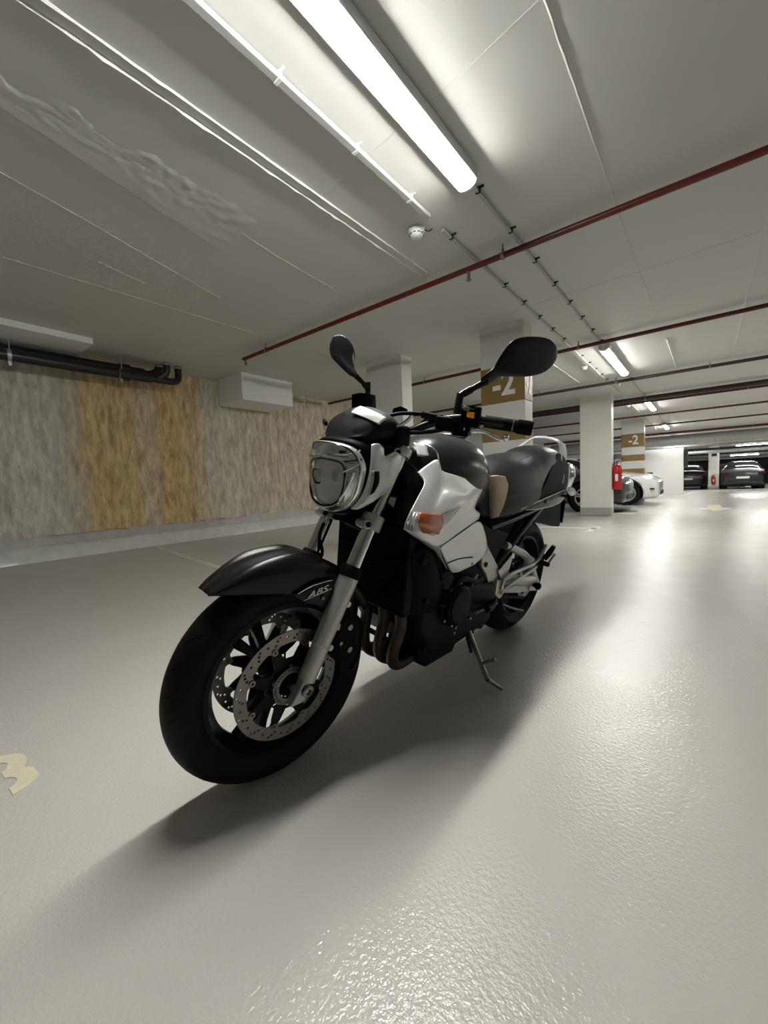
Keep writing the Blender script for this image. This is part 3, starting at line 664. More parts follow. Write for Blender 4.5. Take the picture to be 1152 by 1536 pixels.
def car(label, loc, rz, paint, kind='sedan', seen='right'):
    r = empty('parked_car', label, 'car', 'cars parked in the garage', loc, rz)
    # stations: x, z_bottom, z_sill, belt z, hood/roof edge z, roof centre z, half-width body, half-width top
    if kind == 'sedan':
        St = [(2.13,.34,.42,.56,.60,.62,.52,.40),(2.09,.22,.36,.60,.67,.70,.76,.58),(1.97,.19,.32,.66,.75,.79,.86,.66),(1.6,.19,.32,.74,.83,.88,.91,.70),(1.1,.20,.30,.84,.92,.96,.92,.72),(.75,.20,.30,.90,1.02,1.06,.92,.68),
              (.1,.20,.30,.93,1.32,1.37,.925,.60),(-.5,.20,.30,.94,1.39,1.44,.925,.58),(-1.1,.20,.30,.96,1.33,1.38,.92,.57),(-1.75,.22,.32,.99,1.12,1.16,.90,.60),(-2.15,.26,.36,.96,1.02,1.06,.84,.62),(-2.33,.34,.46,.80,.90,.92,.72,.52)]
    else:
        St = [(2.28,.34,.42,.60,.68,.70,.56,.42),(2.18,.22,.36,.68,.80,.83,.78,.60),(1.9,.19,.32,.76,.88,.92,.88,.68),(1.3,.20,.30,.88,.97,1.01,.92,.72),(.95,.20,.30,.93,1.06,1.09,.92,.68),
              (.3,.20,.30,.96,1.40,1.45,.925,.60),(-.5,.20,.30,.98,1.47,1.52,.925,.60),(-1.4,.20,.30,1.00,1.44,1.49,.92,.59),(-1.95,.22,.32,1.02,1.36,1.41,.89,.57),(-2.18,.26,.36,1.0,1.08,1.12,.85,.64),(-2.28,.34,.46,.88,.94,.96,.78,.58)]
    rows = []; 
    for (x, zb, zs, zl, ze, zr_, hw, ht) in St:
        half = [(0, zb), (hw*.86, zb), (hw*.985, zs), (hw, (zs+zl)/2), (hw*.985, zl), (hw*.96 if ze - zl < .2 else hw*.93, zl + .03), (ht + (hw*.93-ht)*.25, ze - (ze-zl)*.22), (ht*.93, ze), (ht*.5, zr_ - .004), (0, zr_)]
        rows.append([(x, y, z) for y, z in half])
    sm = [catmull(rw, 4) for rw in rows]; cols = [catmull(c, 5) for c in zip(*sm)]; G = list(zip(*cols)); w = len(G[0])
    V = [p for g in G for p in g] + [Vector((p.x, -p.y, p.z)) for g in G for p in g]; n0 = len(G)*w
    body, glass = [], []
    for i in range(len(G)-1):
        for j in range(w-1):
            p = G[i][j]; st = i/5
            cab0, cab1 = (5, 9.2) if kind == 'sedan' else (4.3, 8.9)
            isg = (5*4 + 1 <= j <= 7*4 - 3) and cab0 + .2 < st < cab1 - .2
            cx = (Vector(G[i][j]) + Vector(G[i+1][j+1]))/2
            if j >= 7*4 - 1 and (cab0 + .1 < st < cab0 + 1.0 or cab1 - (.85 if kind == 'sedan' else 1.0) < st < cab1 - .05): isg = True
            tgt = glass if isg else body
            a = (i*w+j, i*w+j+1, (i+1)*w+j+1, (i+1)*w+j); tgt.append(a); tgt.append(tuple(k + n0 for k in a)[::-1])
    bo = MB().add(V, body)
    bo.add([V[k] for k in range(w)] + [V[n0+k] for k in range(w-1, -1, -1)], [tuple(range(2*w))])
    k0 = (len(G)-1)*w; bo.add([V[k0+k] for k in range(w)] + [V[n0+k0+k] for k in range(w-1, -1, -1)], [tuple(range(2*w))])
    b = bo.build('body', paint, r, sharp=50)
    MB().add(V, glass).build('window', M['darkglass'], r, sharp=50)
    # wheel arches cut out of the body
    fx, rx = (1.40, -1.42)
    cut = MB()
    for x in (fx, rx):
        for s in (-1, 1): cut.cyl((x, s*.62, .34), (x, s*1.1, .34), .385, n=36)
    c = cut.build('cut', paint, r)
    md = b.modifiers.new('arches', 'BOOLEAN'); md.operation = 'DIFFERENCE'; md.object = c; md.solver = 'FAST'
    dg = bpy.context.evaluated_depsgraph_get(); dg.update(); me = bpy.data.meshes.new_from_object(b.evaluated_get(dg))
    b.modifiers.clear(); b.data = me; bpy.data.objects.remove(c)
    lin = MB()
    for x in (fx, rx):
        for s in (-1, 1): lin.lathe([(.384, 0), (.384, 1)], (x, s*.60, .34), (0, s*.26, 0), 36)
    lin.box((-2.0, -.62, .18), (2.0, .62, .5))
    lin.build('wheel_arch_liner', M['car_trim'], r)
    for x in (fx, rx):
        for s in (-1, 1): wheel_part(r, 'wheel', x, s*.80, s)
    for s in (-1, 1):
        hx = 1.92 if kind == 'sedan' else 1.98
        q = MB().add(*grid([[(hx + .13, s*.60, .66), (hx - .05, s*.76, .70), (hx - .30, s*.865, .755), (hx - .42, s*.87, .80)], [(hx + .12, s*.62, .62), (hx - .03, s*.80, .64), (hx - .26, s*.89, .69), (hx - .42, s*.875, .79)]], 4, 3))
        o_ = q.build('headlamp', M['head_clear'], r); so = o_.modifiers.new('s', 'SOLIDIFY'); so.thickness = .02; so.offset = 0
        MB().box((-2.30 if kind != 'sedan' else -2.33, s*.72 - .16, .80), (-2.14, s*.72 + .14, .93)).build('tail_lamp', M['tail_red'], r, bevel=.02)
        MB().sphere((.72, s*1.0, 1.0), .1, (.8, 1, .7)).build('door_mirror', paint, r)
    MB().box((2.04, -.45, .27), (2.14, .45, .38)).build('lower_grille', M['car_trim'], r, bevel=.01)
    q = MB()
    for s in (-1, 1): q.box((1.93, s*.86 - .06, .42), (2.03, s*.86 + .05, .46))
    q.build('bumper_vent', M['car_trim'], r, bevel=.01)
    MB().box((-2.345 if kind == 'sedan' else -2.30, -.26, .58), (-2.25, .26, .69)).build('number_plate', M['num_white'], r)
    MB().box((-2.36, -.6, .3), (-2.2, .6, .42)).build('rear_diffuser', M['car_trim'], r, bevel=.02)
    return r
# nose towards +X : rz = 0 ; right flank towards -Y
def carY(y): return y + .92
car('white saloon car with slim dark headlamp parked behind the fire extinguisher', (-1.62 - 1.40, carY(12.45), dz(13.2)), 0, M['car_white'])
car('dark blue-black car parked mostly hidden behind the plain column with grey foot', (-2.06 - 1.35, carY(9.55), dz(10)), 0, M['car_dark'])
car('grey estate car with lit rear window line parked far off right of the thin column', (1.62, 30.6, dz(30)), R(90), M['car_grey'], 'estate')
car('dark car parked far off beside the left flank of the grey estate car', (1.2, 35.9, dz(35)), R(90), M['car_dark'], 'estate')
car('dark car parked far off between the white wall edge and the thin column', (-.75, 31.6, dz(31)), R(90), M['car_grey'], 'sedan')
car('dark car cut off by the right edge of the picture, far off', (3.95, 30.6, dz(30)), R(90), M['car_dark'], 'sedan')
n3 = [(-1.7598, 0.1563), (-1.7568, 0.1698), (-1.736, 0.1999), (-1.7144, 0.215), (-1.6905, 0.2203), (-1.6651, 0.2192), (-1.6417, 0.2135), (-1.6235, 0.2048), (-1.6121, 0.2147), (-1.5977, 0.2231), (-1.5693, 0.2257), (-1.5397, 0.2263), (-1.5148, 0.208), (-1.5018, 0.186), (-1.4928, 0.161), (-1.5394, 0.1592), (-1.547, 0.1725), (-1.5594, 0.1795), (-1.5752, 0.1813), (-1.5877, 0.1773), (-1.5977, 0.1686), (-1.6034, 0.1596), (-1.6507, 0.1579), (-1.6534, 0.1663), (-1.6597, 0.1723), (-1.6823, 0.1787), (-1.6977, 0.1741), (-1.7096, 0.1635), (-1.7148, 0.1566)]
q = MB().prism([(x, y, .0005) for x, y in n3], (0, 0, .0015)); tag(q.build('bay_number', M['floor_paint'], smooth=False), 'pale yellow bay number 3 painted on the floor at the left edge', 'floor marking')
# ================================================================== MOTORCYCLE  (u forward from the front contact, v to its left, w up)
bike = bpy.data.objects.new('motorcycle', None); COL.objects.link(bike); bike.empty_display_size = .2
bike.matrix_world = Matrix(((-0.08469228, 0.9834892, 0.15992565, -0.99493701), (-0.99640715, -0.08359429, -0.01359331, 0.66556191), (0, -0.16050231, 0.98703546, 0.00071305), (0, 0, 0, 1)))
tag(bike, 'silver and black naked motorcycle leaning on its side stand', 'motorcycle')
ST = -3.0
_k = Vector((-math.sin(R(25.2)), 0, math.cos(R(25.2)))); _c = Vector((.104, 0, 0)); _q = Matrix.Rotation(R(ST), 3, _k)
def SX(p): return _q @ (Vector(p) - _c) + _c
V3 = Vector
AX = (0.0, 0.30)     # front axle (u, w)
def wheel(parent, au, aw, Rt, wd, rimr, fn, front):
    # tyre
    h = wd/2; prof = []
    sec = h * .92
    for i in range(25):
        a = R(-100 + 200*i/24); v = h*math.sin(a)/math.sin(R(90)); rr = Rt - (Rt - rimr - .028)*.95*(1 - math.cos(a)) * (.62 if abs(a) < 1.0 else .62)
        prof.append((rr, v))
    prof = [(rimr + .004, -h*.74), (rimr + .022, -h*.93)] + [(Rt - (1 - math.sqrt(max(0, 1 - (t)**2)))*h*.92, h*t) for t in [-.985 + 1.97*i/20 for i in range(21)]] + [(rimr + .022, h*.93), (rimr + .004, h*.74), (rimr - .008, h*.62), (rimr - .008, -h*.62)]
    q = MB().lathe(prof, (au, 0, aw), (0, 1, 0), 96, closed=True).xf(fn); t = q.build('front_tyre' if front else 'rear_tyre', M['tyre'], parent, sharp=50)
    # tread grooves as raised-edge slots (dark), sunk slightly
    g = MB(); N_ = 26
    for i in range(N_):
        for s in (-1, 1):
            a0 = 2*math.pi*(i + (.5 if s > 0 else 0))/N_; L_ = []
            for k in range(7):
                t_ = .12 + .62*k/6; v = s*h*t_; rr = Rt - (1 - math.sqrt(1 - t_**2))*h*.92 + .0006; a = a0 + .16*k/6
                L_.append(((au + rr*math.cos(a), v, aw + rr*math.sin(a)), (au + rr*math.cos(a + .012), v, aw + rr*math.sin(a + .012))))
            n0 = []
            for p_, r_ in L_: n0 += [p_, r_]
            g.add(n0, [(2*k, 2*k+1, 2*k+3, 2*k+2) for k in range(6)])
    g.xf(fn).build('tread_groove', M['rubber'], t)
    # rim
    rh = h * (.70 if front else .78)
    prof = [(rimr, -rh), (rimr + .003, -rh + .004), (rimr - .010, -rh + .008), (rimr - .016, -rh*.5), (rimr - .026, -rh*.2), (rimr - .026, rh*.2), (rimr - .016, rh*.5), (rimr - .010, rh - .008), (rimr + .003, rh - .004), (rimr, rh), (rimr - .012, rh), (rimr - .024, rh*.55), (rimr - .034, rh*.2), (rimr - .034, -rh*.2), (rimr - .024, -rh*.55), (rimr - .012, -rh)]
    MB().lathe(prof, (au, 0, aw), (0, 1, 0), 96, closed=True).xf(fn).build('front_rim' if front else 'rear_rim', M['rim'], parent, sharp=50)
    # three forked spokes
    for i in range(3):
        q = MB(); a0 = R(-62 + 120*i)
        for s in (-1, 1):
            pts = []
            for t_, da, wv, wt in ((.030, .0, .050, .030), (.075, .10, .040, .024), (.13, .155, .030, .022), (rimr - .028, .175, .034, .030)):
                a = a0 + s*da*(1 if t_ > .05 else .3); c_, s_ = math.cos(a), math.sin(a)
                pts.append([(au + t_*c_ - s_*wt/2*k1, k2*wv/2, aw + t_*s_ + c_*wt/2*k1) for k1, k2 in ((-1, -1), (1, -1), (1, 1), (-1, 1))])
            V = [p for r_ in pts for p in r_]
            q.add(V, [(j*4+k, j*4+(k+1) % 4, (j+1)*4+(k+1) % 4, (j+1)*4+k) for j in range(3) for k in range(4)] + [(0, 1, 2, 3), (12, 15, 14, 13)])
        q.xf(fn).build('spoke', M['rim'], parent, bevel=.004)
    MB().lathe([(.012, -.055), (.030, -.055), (.036, -.04), (.036, .04), (.030, .055), (.012, .055)], (au, 0, aw), (0, 1, 0), 32, closed=True).xf(fn).build('wheel_hub', M['rim'], parent)
def idf(p): return p
wheel(bike, 0, .30, .300, .120, .218, SX, True)
wheel(bike, -1.44, .315, .315, .180, .218, idf, False)
def disc(au, aw, v, ro, ri, fn, nlobe, name, th=.0045, nh=15):
    # ring with inner fixing lobes and drilled holes
    outer = circ(ro, 96); inner = []
    for i in range(nlobe*16):
        a = 2*math.pi*i/(nlobe*16); t_ = (i % 16)/16; lob = max(0, 1 - abs(t_ - .5)/.17)
        inner.append(((ri - .011*min(1, lob*1.6))*math.cos(a), (ri - .011*min(1, lob*1.6))*math.sin(a)))
    holes = []
    for i in range(nh*2):
        a = 2*math.pi*i/(nh*2)
        for k, rr in enumerate((ri + .010, (ri + ro)/2 + .002, ro - .008)):
            if (i + k) % 2 == 0 or k == 1: holes.append(circ(.0036, 10, (rr*math.cos(a + k*.055), rr*math.sin(a + k*.055))))
    V, F = curve2d([outer, inner] + holes, th)
    d = MB().add(place_vf(V, (au, v, aw), (1, 0, 0), (0, 0, 1), (0, -1, 0)), F).xf(fn).build(name, M['steel'], bike, sharp=30)
    for i in range(nlobe):
        a = 2*math.pi*(i + .5)/nlobe; c_ = (au + (ri - .006)*math.cos(a), aw + (ri - .006)*math.sin(a))
        MB().lathe([(.0035, -.006), (.0085, -.006), (.0085, .006), (.0035, .006)], (c_[0], v, c_[1]), (0, 1, 0), 16, closed=True).xf(fn).build('button', M['steel'], d)
    # spider
    q = MB(); sp = []
    outl = []
    for i in range(nlobe*12):
        a = 2*math.pi*i/(nlobe*12); t_ = (i % 12)/12; l_ = max(0, 1 - abs(t_ - .5)/.30)
        rr = .070 + (ri - .076)*min(1, l_*1.5); outl.append((rr*math.cos(a), rr*math.sin(a)))
    hs = [circ(.038, 40)] + [circ(.008, 12, (.058*math.cos(2*math.pi*i/nlobe), .058*math.sin(2*math.pi*i/nlobe))) for i in range(nlobe)]
    V, F = curve2d([outl] + hs, .005)
    c2_ = MB().add(place_vf(V, (au, v, aw), (1, 0, 0), (0, 0, 1), (0, -1, 0)), F).xf(fn).build('disc_carrier', M['rim'], bike, sharp=30)
    for i in range(5):
        a = 2*math.pi*i/5 + .4
        MB().lathe([(0, -.003), (.008, -.003), (.008, .004), (.004, .004), (.0035, .002), (0, .002)], (au + .049*math.cos(a), v + (.004 if v > 0 else -.004), aw + .049*math.sin(a)), (0, 1 if v > 0 else -1, 0), 12).xf(fn).build('bolt', M['steel'], c2_)
for s in (1, -1):
    disc(0, .30, s*.068, .155, .122, SX, 8, 'front_brake_disc')
# ABS tone ring and axle
q = MB()
for i in range(48):
    a = 2*math.pi*i/48; q.obox((.047*math.cos(a), .079, .30 + .047*math.sin(a)), ((math.cos(a), 0, math.sin(a)), (-math.sin(a), 0, math.cos(a)), (0, 1, 0)), (.0045, .0016, .0015))
q.lathe([(.036, -.0015), (.043, -.0015), (.043, .0015), (.036, .0015)], (0, .079, .30), (0, 1, 0), 40, closed=True); q.lathe([(.051, -.0015), (.053, -.0015), (.053, .0015), (.051, .0015)], (0, .079, .30), (0, 1, 0), 40, closed=True)
q.xf(SX).build('sensor_ring', M['steel'], bike)
MB().cyl((0, -.13, .30), (0, .095, .30), .011, n=20).xf(SX).build('front_axle', M['steel'], bike)
MB().lathe([(0, .055), (.030, .055), (.034, .066), (.030, .078), (0, .078)], (0, 0, .30), (0, 1, 0), 28).xf(SX).build('hub_cover', M['engine'], bike)
# ---- forks
def FK(w): return -.017 - (w - .28)*.500      # fork centreline u at height w
for s in (1, -1):
    fv = .102*s
    fk = MB().tube([(FK(.315), fv, .315), (FK(.42), fv, .42), (FK(.50), fv, .50), (FK(.583), fv, .583)], [.0245, .026, .0275, .0295], 28, 4).xf(SX).build('fork_slider', M['alu'], bike)
    q = MB().prism([(FK(.34) - .022, fv - .016, .345), (FK(.34) + .022, fv - .016, .335), (.022, fv - .016, .262), (-.018, fv - .016, .262), (-.030, fv - .016, .30)], (0, .032, 0))
    q.xf(SX).build('axle_clamp', M['alu'], fk, bevel=.005)
    q = MB().lathe([(.008, 0), (.0165, 0), (.0165, .010), (.012, .013), (.008, .013), (.0075, .004)], (FK(.30) + .002, fv + s*.015, .295), (0, s, 0), 24, closed=True); q.xf(SX).build('axle_ring', M['steel'], fk)
    MB().lathe([(.0265, -.003), (.028, 0), (.0265, .003)], (FK(.405), fv, .405), (V3((-.5, 0, 1)).normalized()), 28).xf(SX).build('step_ring', M['alu'], fk)
    for ww, uu in ((.515, -.03), (.455, -.028), (.40, -.03)):
        MB().cyl((FK(ww) + uu, fv - .010, ww - .012), (FK(ww) + uu, fv + .010, ww - .012), .009, n=14).xf(SX).build('mounting_lug', M['alu'], fk)
    MB().tube([(FK(.582), fv, .582), (FK(.60), fv, .60), (FK(.612), fv, .612)], [.0325, .0325, .027], 26, 1).xf(SX).build('dust_seal', M['rubber'], bike)
    MB().tube([(FK(.60), fv, .60), (FK(.96), fv, .96)], .0215, 28, 1).xf(SX).build('fork_stanchion', M['chrome'], bike)
    MB().tube([(FK(.775), fv, .775), (FK(.94), fv, .94)], .0232, 28, 1).xf(SX).build('fork_sleeve', M['chrome'], bike)
    MB().tube([(FK(.955), fv, .955), (FK(.985), fv, .985), (FK(.99), fv, .99)], [.018, .018, .012], 20, 1).xf(SX).build('fork_cap', M['steel'], bike)
for s, nm in ((1, 'front_caliper'), (-1, 'front_caliper')):
    c_ = (-.152, s*.082, .392)
    q = MB(); 
    pts = [(.0, .075), (-.035, .062), (-.05, .02), (-.045, -.035), (-.02, -.07), (.015, -.062), (.03, -.03), (.032, .02), (.022, .06)]
    q.prism([(c_[0] + a, c_[1] - .030, c_[2] + b) for a, b in pts], (0, .06, 0))
    o = q.xf(SX).build(nm, M['plastic'], bike, bevel=.007)
    for a, b in ((-.02, .04), (-.022, -.03), (.012, .0)):
        MB().cyl((c_[0] + a, c_[1] - s*.0, c_[2] + b), (c_[0] + a, c_[1] + s*.034, c_[2] + b), .009 if a < .01 else .006, n=12).xf(SX).build('bolt', M['steel'], o)
MB().tube([(-0.1109,0.110,0.5210),(-0.2316,0.090,0.4278),(-0.2406,0.090,0.3583),(-0.2210,0.100,0.3135),(-0.1886,0.105,0.2838)], .005, 8).build('brake_hose', M['rubber'], bike)
MB().tube([(-.14, .10, .60), (-.17, .11, .52), (-.17, .11, .46)], .005, 8).build('brake_hose', M['rubber'], bike)
MB().tube([(-.21, -.08, .70), (-.19, -.075, .66), (-.20, -.07, .60), (-.17, -.09, .55), (-.18, -.10, .46)], .0055, 8).build('brake_hose', M['rubber'], bike)
# triple clamps
for ww, nm, hh in ((.735, 'lower_clamp', .018), (.940, 'upper_clamp', .011)):
    uc = FK(ww); st_u = uc - .042
    q = MB(); 
    q.prism([(uc + .005, .10, ww - hh), (uc + .022, .05, ww - hh), (uc + .014, 0, ww - hh), (uc + .022, -.05, ww - hh), (uc + .005, -.10, ww - hh), (uc - .02, -.10, ww - hh), (st_u - .03, -.03, ww - hh), (st_u - .035, 0, ww - hh), (st_u - .03, .03, ww - hh), (uc - .02, .10, ww - hh)], (-2*hh*.5, 0, 2*hh))
    o = q.xf(SX).build(nm, M['plastic'] if ww < .8 else M['alu'], bike, bevel=.003); clampbody = o
    for s in (1, -1):
        q = MB(); d_ = V3((-.5, 0, 1)).normalized()*hh*1.25; c0 = V3((uc, s*.102, ww)); q.cyl(c0 - d_, c0 + d_, .033, n=28)
        q.cyl((uc + .034, s*.102 - .020, ww), (uc + .034, s*.102 + .022, ww), .013, n=16); q.box((uc + .0, s*.102 - .016, ww - hh*.9), (uc + .036, s*.102 + .016, ww + hh*.7))
        q.xf(SX).build('clamp_collar', M['alu'], clampbody, bevel=.003)
    for s in (1, -1): MB().lathe([(0, 0), (.008, 0), (.008, .003), (.004, .003), (.004, .0), (0, 0)], (uc + .034, s*.102 + .0225, ww), (0, 1, 0), 12).xf(SX).build('bolt', M['engine'], o)
MB().cyl((-.26, 0, .70), (-.40, 0, .95), .03, n=24).build('steering_head', M['plastic'], bike)
# ---- front fender (swept over the tyre)
def lerp_t(T, a):
    for (a0, r0), (a1, r1) in zip(T[:-1], T[1:]):
        if a <= a1: return r0 + (r1 - r0)*max(0, (a - a0))/(a1 - a0)
    return T[-1][1]
def fend():
    rows = []; TOP = [(55, .347), (67, .352), (77, .358), (97, .360), (110, .347), (127, .335), (154, .332)]
    LOW = [(55, .350), (58, .338), (62, .318), (72, .286), (88, .254), (98, .240), (112, .232), (124, .262), (135, .295), (154, .305)]
    for i in range(25):
        t = i/24; ad = 55.5 + (152 - 55.5)*t; a = R(ad); top = lerp_t(TOP, ad); low = lerp_t(LOW, ad)
        hw = .030 + .043*min(1, t*4)**.6
        if t > .8: hw *= 1 - .2*(t - .8)/.2
        ri = min(1, t*4)
        r_ = []
        for vv, fr_, ab in ((-.98, 1, 0), (-1.05, .55, 0), (-1.0, .18, .001), (-.72, .02, .004*ri), (-.45, 0, -.007*ri), (0, 0, .003), (.45, 0, -.007*ri), (.72, .02, .004*ri), (1.0, .18, .001), (1.05, .55, 0), (.98, 1, 0)):
            rr = top + (low - top)*fr_ + ab; r_.append((rr*math.cos(a), vv*hw, .30 + rr*math.sin(a)))
        rows.append(r_)
    q = MB().add(*grid(rows, 3, 2)).xf(SX); o = q.build('front_fender', M['satin'], bike, sharp=28)
    so = o.modifiers.new('s', 'SOLIDIFY'); so.thickness = .003; so.offset = 0
    for s in (1, -1):      # side plates to the fork legs
        rr = [[(0.0014,0.074,0.5601),(-0.0379,0.080,0.5770),(-0.0772,0.086,0.5852),(-0.1232,0.090,0.5843)],
              [(-0.0080,0.076,0.5510),(-0.0430,0.083,0.5598),(-0.0805,0.089,0.5662),(-0.1173,0.093,0.5629)],
              [(-0.0211,0.076,0.5383),(-0.0505,0.083,0.5427),(-0.0818,0.089,0.5447),(-0.1116,0.093,0.5406)],
              [(-0.0395,0.075,0.5275),(-0.0621,0.081,0.5198),(-0.0818,0.086,0.5065),(-0.1034,0.089,0.4977)]]
        rr = [[(a, s*b, c) for a, b, c in r_] for r_ in rr]
        q = MB().add(*grid(rr, 4, 4)); p = q.build('fender_side', M['satin'], o, sharp=40); so = p.modifiers.new('s', 'SOLIDIFY'); so.thickness = .003; so.offset = 0
        sc_ = V3((-0.0809,0.093,0.5386)); sc_.y *= s
        MB().sphere(sc_, .0065, (1, .6, 1)).build('screw', M['steel'], p)
        if s > 0:
            V, F = text_vf('ABS', .036, .001, shear=.5, bold=.0002)
            a = V3((-0.0213,0.084,0.5504)); b = V3((-0.0970,0.095,0.5661)); ax = (b - a).normalized(); up_ = V3((-0.0634,0.087,0.5697)) - V3((-0.0601,0.087,0.5495)); nn = ax.cross(up_).normalized(); nn = nn if nn.y > 0 else -nn; ay = nn.cross(ax); ay = -ay if ay.z < 0 else ay
            MB().add(place_vf(V, a.lerp(b, .5) + nn*.0025, ax*1.0, ay*.66, nn), F).build('abs_lettering', M['decal'], p, smooth=False)
            for t_ in ([(-0.0057,0.082,0.5646),(-0.0492,0.088,0.5797),(-0.1103,0.094,0.5843)], [(-0.0253,0.082,0.5412),(-0.0611,0.089,0.5497),(-0.1059,0.096,0.5605)]):
                MB().tube(t_, .0009, 6, 3).build('decal_stripe', M['decal'], p)
fend()
# ---- headlight
def hl_ring(sc, du, dv=0, dw=0, shape='out'):
    # outline of the lamp (v, w): shield shape, wide at the top
    O_ = [(-.060, .962), (-.098, .945), (-.117, .905), (-.116, .865), (-.105, .820), (-.085, .785), (-.055, .763), (0, .755), (.055, .763), (.085, .785), (.105, .820), (.116, .865), (.117, .905), (.098, .945), (.060, .962), (0, .966)]
    c = (0, .862); out = []
    for v, w in O_:
        v2 = c[0] + (v - c[0])*sc; w2 = c[1] + (w - c[1])*sc + dw
        u = -.135 - .055*(abs(v2)/.117)**2 - .018*max(0, (.868 - w2)/.1) + du
        out.append((u, v2, w2))
    return out
hl = loft([hl_ring(.95, -.012), hl_ring(1.03, -.016), hl_ring(1.09, -.040), hl_ring(1.04, -.075), hl_ring(.80, -.12), hl_ring(.4, -.14)], 'headlight', M['plastic'], bike, n=4, nr=4)
loft([hl_ring(.955, -.006), hl_ring(.945, .007), hl_ring(.925, .009), hl_ring(.905, 0), hl_ring(.89, -.012)], 'chrome_bezel', M['reflector'], hl, n=3, nr=4, caps=False)
def pane_ring(sc, du, dw=-.018, k=1.0):
    O_ = [(-.062, .903), (-.072, .890), (-.075, .862), (-.071, .830), (-.060, .803), (-.036, .786), (0, .780), (.036, .786), (.060, .803), (.071, .830), (.075, .862), (.072, .890), (.062, .903), (.035, .908), (0, .910), (-.035, .908)]
    out = []
    for v, w in O_:
        v2 = v*sc; w2 = .848 + (w - .848)*sc
        u = -.140 - .030*(abs(v2)/.117)**2*k + du
        out.append((u, v2, w2))
    return out
# inner chrome mask between bezel and the lower pane, then the reflector bowl and the bulb
loft([hl_ring(.90, -.010), [(p[0] - .004, p[1], p[2]) for p in pane_ring(1.12, 0)], pane_ring(1.04, .004), pane_ring(1.0, -.004)], 'reflector_mask', M['reflector'], hl, n=2, nr=4, caps=False, sharp=25)
loft([pane_ring(1.0, -.004), pane_ring(.92, -.028), pane_ring(.62, -.055), pane_ring(.22, -.068)], 'reflector_bowl', M['reflector'], hl, n=3, nr=4, caps=True)
MB().tube(pane_ring(1.03, .006) + [pane_ring(1.03, .006)[0]], .0028, 8, 4, caps=False).build('pane_gasket', M['rubber'], hl)
MB().tube(pane_ring(1.09, .005) + [pane_ring(1.09, .005)[0]], .0040, 8, 4, caps=False).build('pane_trim', M['chrome'], hl)
MB().tube([(-0.1374,-0.070,0.9141),(-0.1434,-0.030,0.9119),(-0.1395,0.035,0.9101),(-0.1534,0.075,0.9104),(-0.1791,0.108,0.9191)], .0022, 8).build('reflector_edge', M['rubber'], hl)
MB().tube([(-0.1472,-0.075,0.9354),(-0.1521,-0.030,0.9293),(-0.1456,0.035,0.9268),(-0.1567,0.075,0.9303),(-0.1747,0.105,0.9439)], .0035, 8).build('reflector_ridge', M['chrome'], hl)
MB().tube([(-0.1410,0.078,0.8817),(-0.1496,0.092,0.8904),(-0.1612,0.105,0.9007),(-0.1712,0.112,0.9086)], .0030, 8).build('reflector_ridge', M['chrome'], hl)
MB().tube([(-0.1433,0.055,0.7874),(-0.1456,0.078,0.8192),(-0.1499,0.095,0.8527),(-0.1525,0.108,0.8849)], .0045, 8).build('reflector_ridge', M['chrome'], hl)
MB().sphere((-0.1497,0.055,0.9340), .007, (1, 1, .7)).build('reflector_stud', M['rubber'], hl)
q = MB().cyl((-.205, 0, .855), (-.165, 0, .852), .013, n=16); q.sphere((-.165, 0, .852), .013); q.build('bulb_cap', M['chrome'], hl)
q = MB().sphere((-.172, .036, .835), .016); q.build('position_lamp', M['lens'], hl)
q = MB(); 
for w_ in (.872, .858): q.bar((-.158, -.045, w_), (-.158, .0, w_ - .003), .002, .003)
q.bar((-.158, -.03, .880), (-.158, -.03, .850), .002, .004, up=(0, 1, 0)); q.build('reflector_rib', M['engine'], hl)
q = MB()
r0 = hl_ring(.93, .010); r1 = hl_ring(.6, .020); r2 = hl_ring(.15, .024)
o = loft([r0, r1, r2], 'lens_cover', M['glass'], hl, n=4, nr=4, caps=False); so = o.modifiers.new('s', 'SOLIDIFY'); so.thickness = .002; so.offset = -1
MB().add(r2, [tuple(range(16))]).build('lens_centre', M['glass'], hl)
# silver side covers
rr = [[(-0.2069,0.112,0.9599),(-0.2239,0.118,0.9646),(-0.2493,0.118,0.9527),(-0.2551,0.120,0.9306),(-0.2900,0.128,0.9434),(-0.3154,0.130,0.9326)],
      [(-0.1988,0.122,0.9152),(-0.2130,0.128,0.9196),(-0.2321,0.130,0.9200),(-0.2517,0.132,0.9204),(-0.2776,0.136,0.9249),(-0.3081,0.136,0.9118)],
      [(-0.1966,0.120,0.8785),(-0.2072,0.130,0.8795),(-0.2265,0.134,0.8834),(-0.2458,0.136,0.8853),(-0.2685,0.138,0.8872),(-0.2926,0.136,0.8712)],
      [(-0.1926,0.112,0.8387),(-0.2017,0.124,0.8382),(-0.2142,0.130,0.8367),(-0.2308,0.132,0.8363),(-0.2475,0.134,0.8396),(-0.2671,0.132,0.8328)],
      [(-0.1840,0.100,0.8055),(-0.1899,0.110,0.8048),(-0.1978,0.118,0.8038),(-0.2116,0.120,0.8032),(-0.2253,0.122,0.8065),(-0.2383,0.122,0.8115)],
      [(-0.1668,0.088,0.7800),(-0.1715,0.094,0.7788),(-0.1779,0.098,0.7790),(-0.1861,0.100,0.7807),(-0.1944,0.102,0.7823),(-0.2026,0.104,0.7859)]]
sc_ = patch(rr, 'headlight_side_cover', M['silver'], bike, .003, mir=True, sharp=40)
patch([[(-0.1938,0.132,0.8909),(-0.2205,0.139,0.8914)], [(-0.1951,0.131,0.8616),(-0.2213,0.139,0.8582)], [(-0.1926,0.122,0.8178),(-0.2096,0.135,0.8320)]], 'cover_vent', M['alu'], sc_, .003, mir=False, n1=2, n2=3)
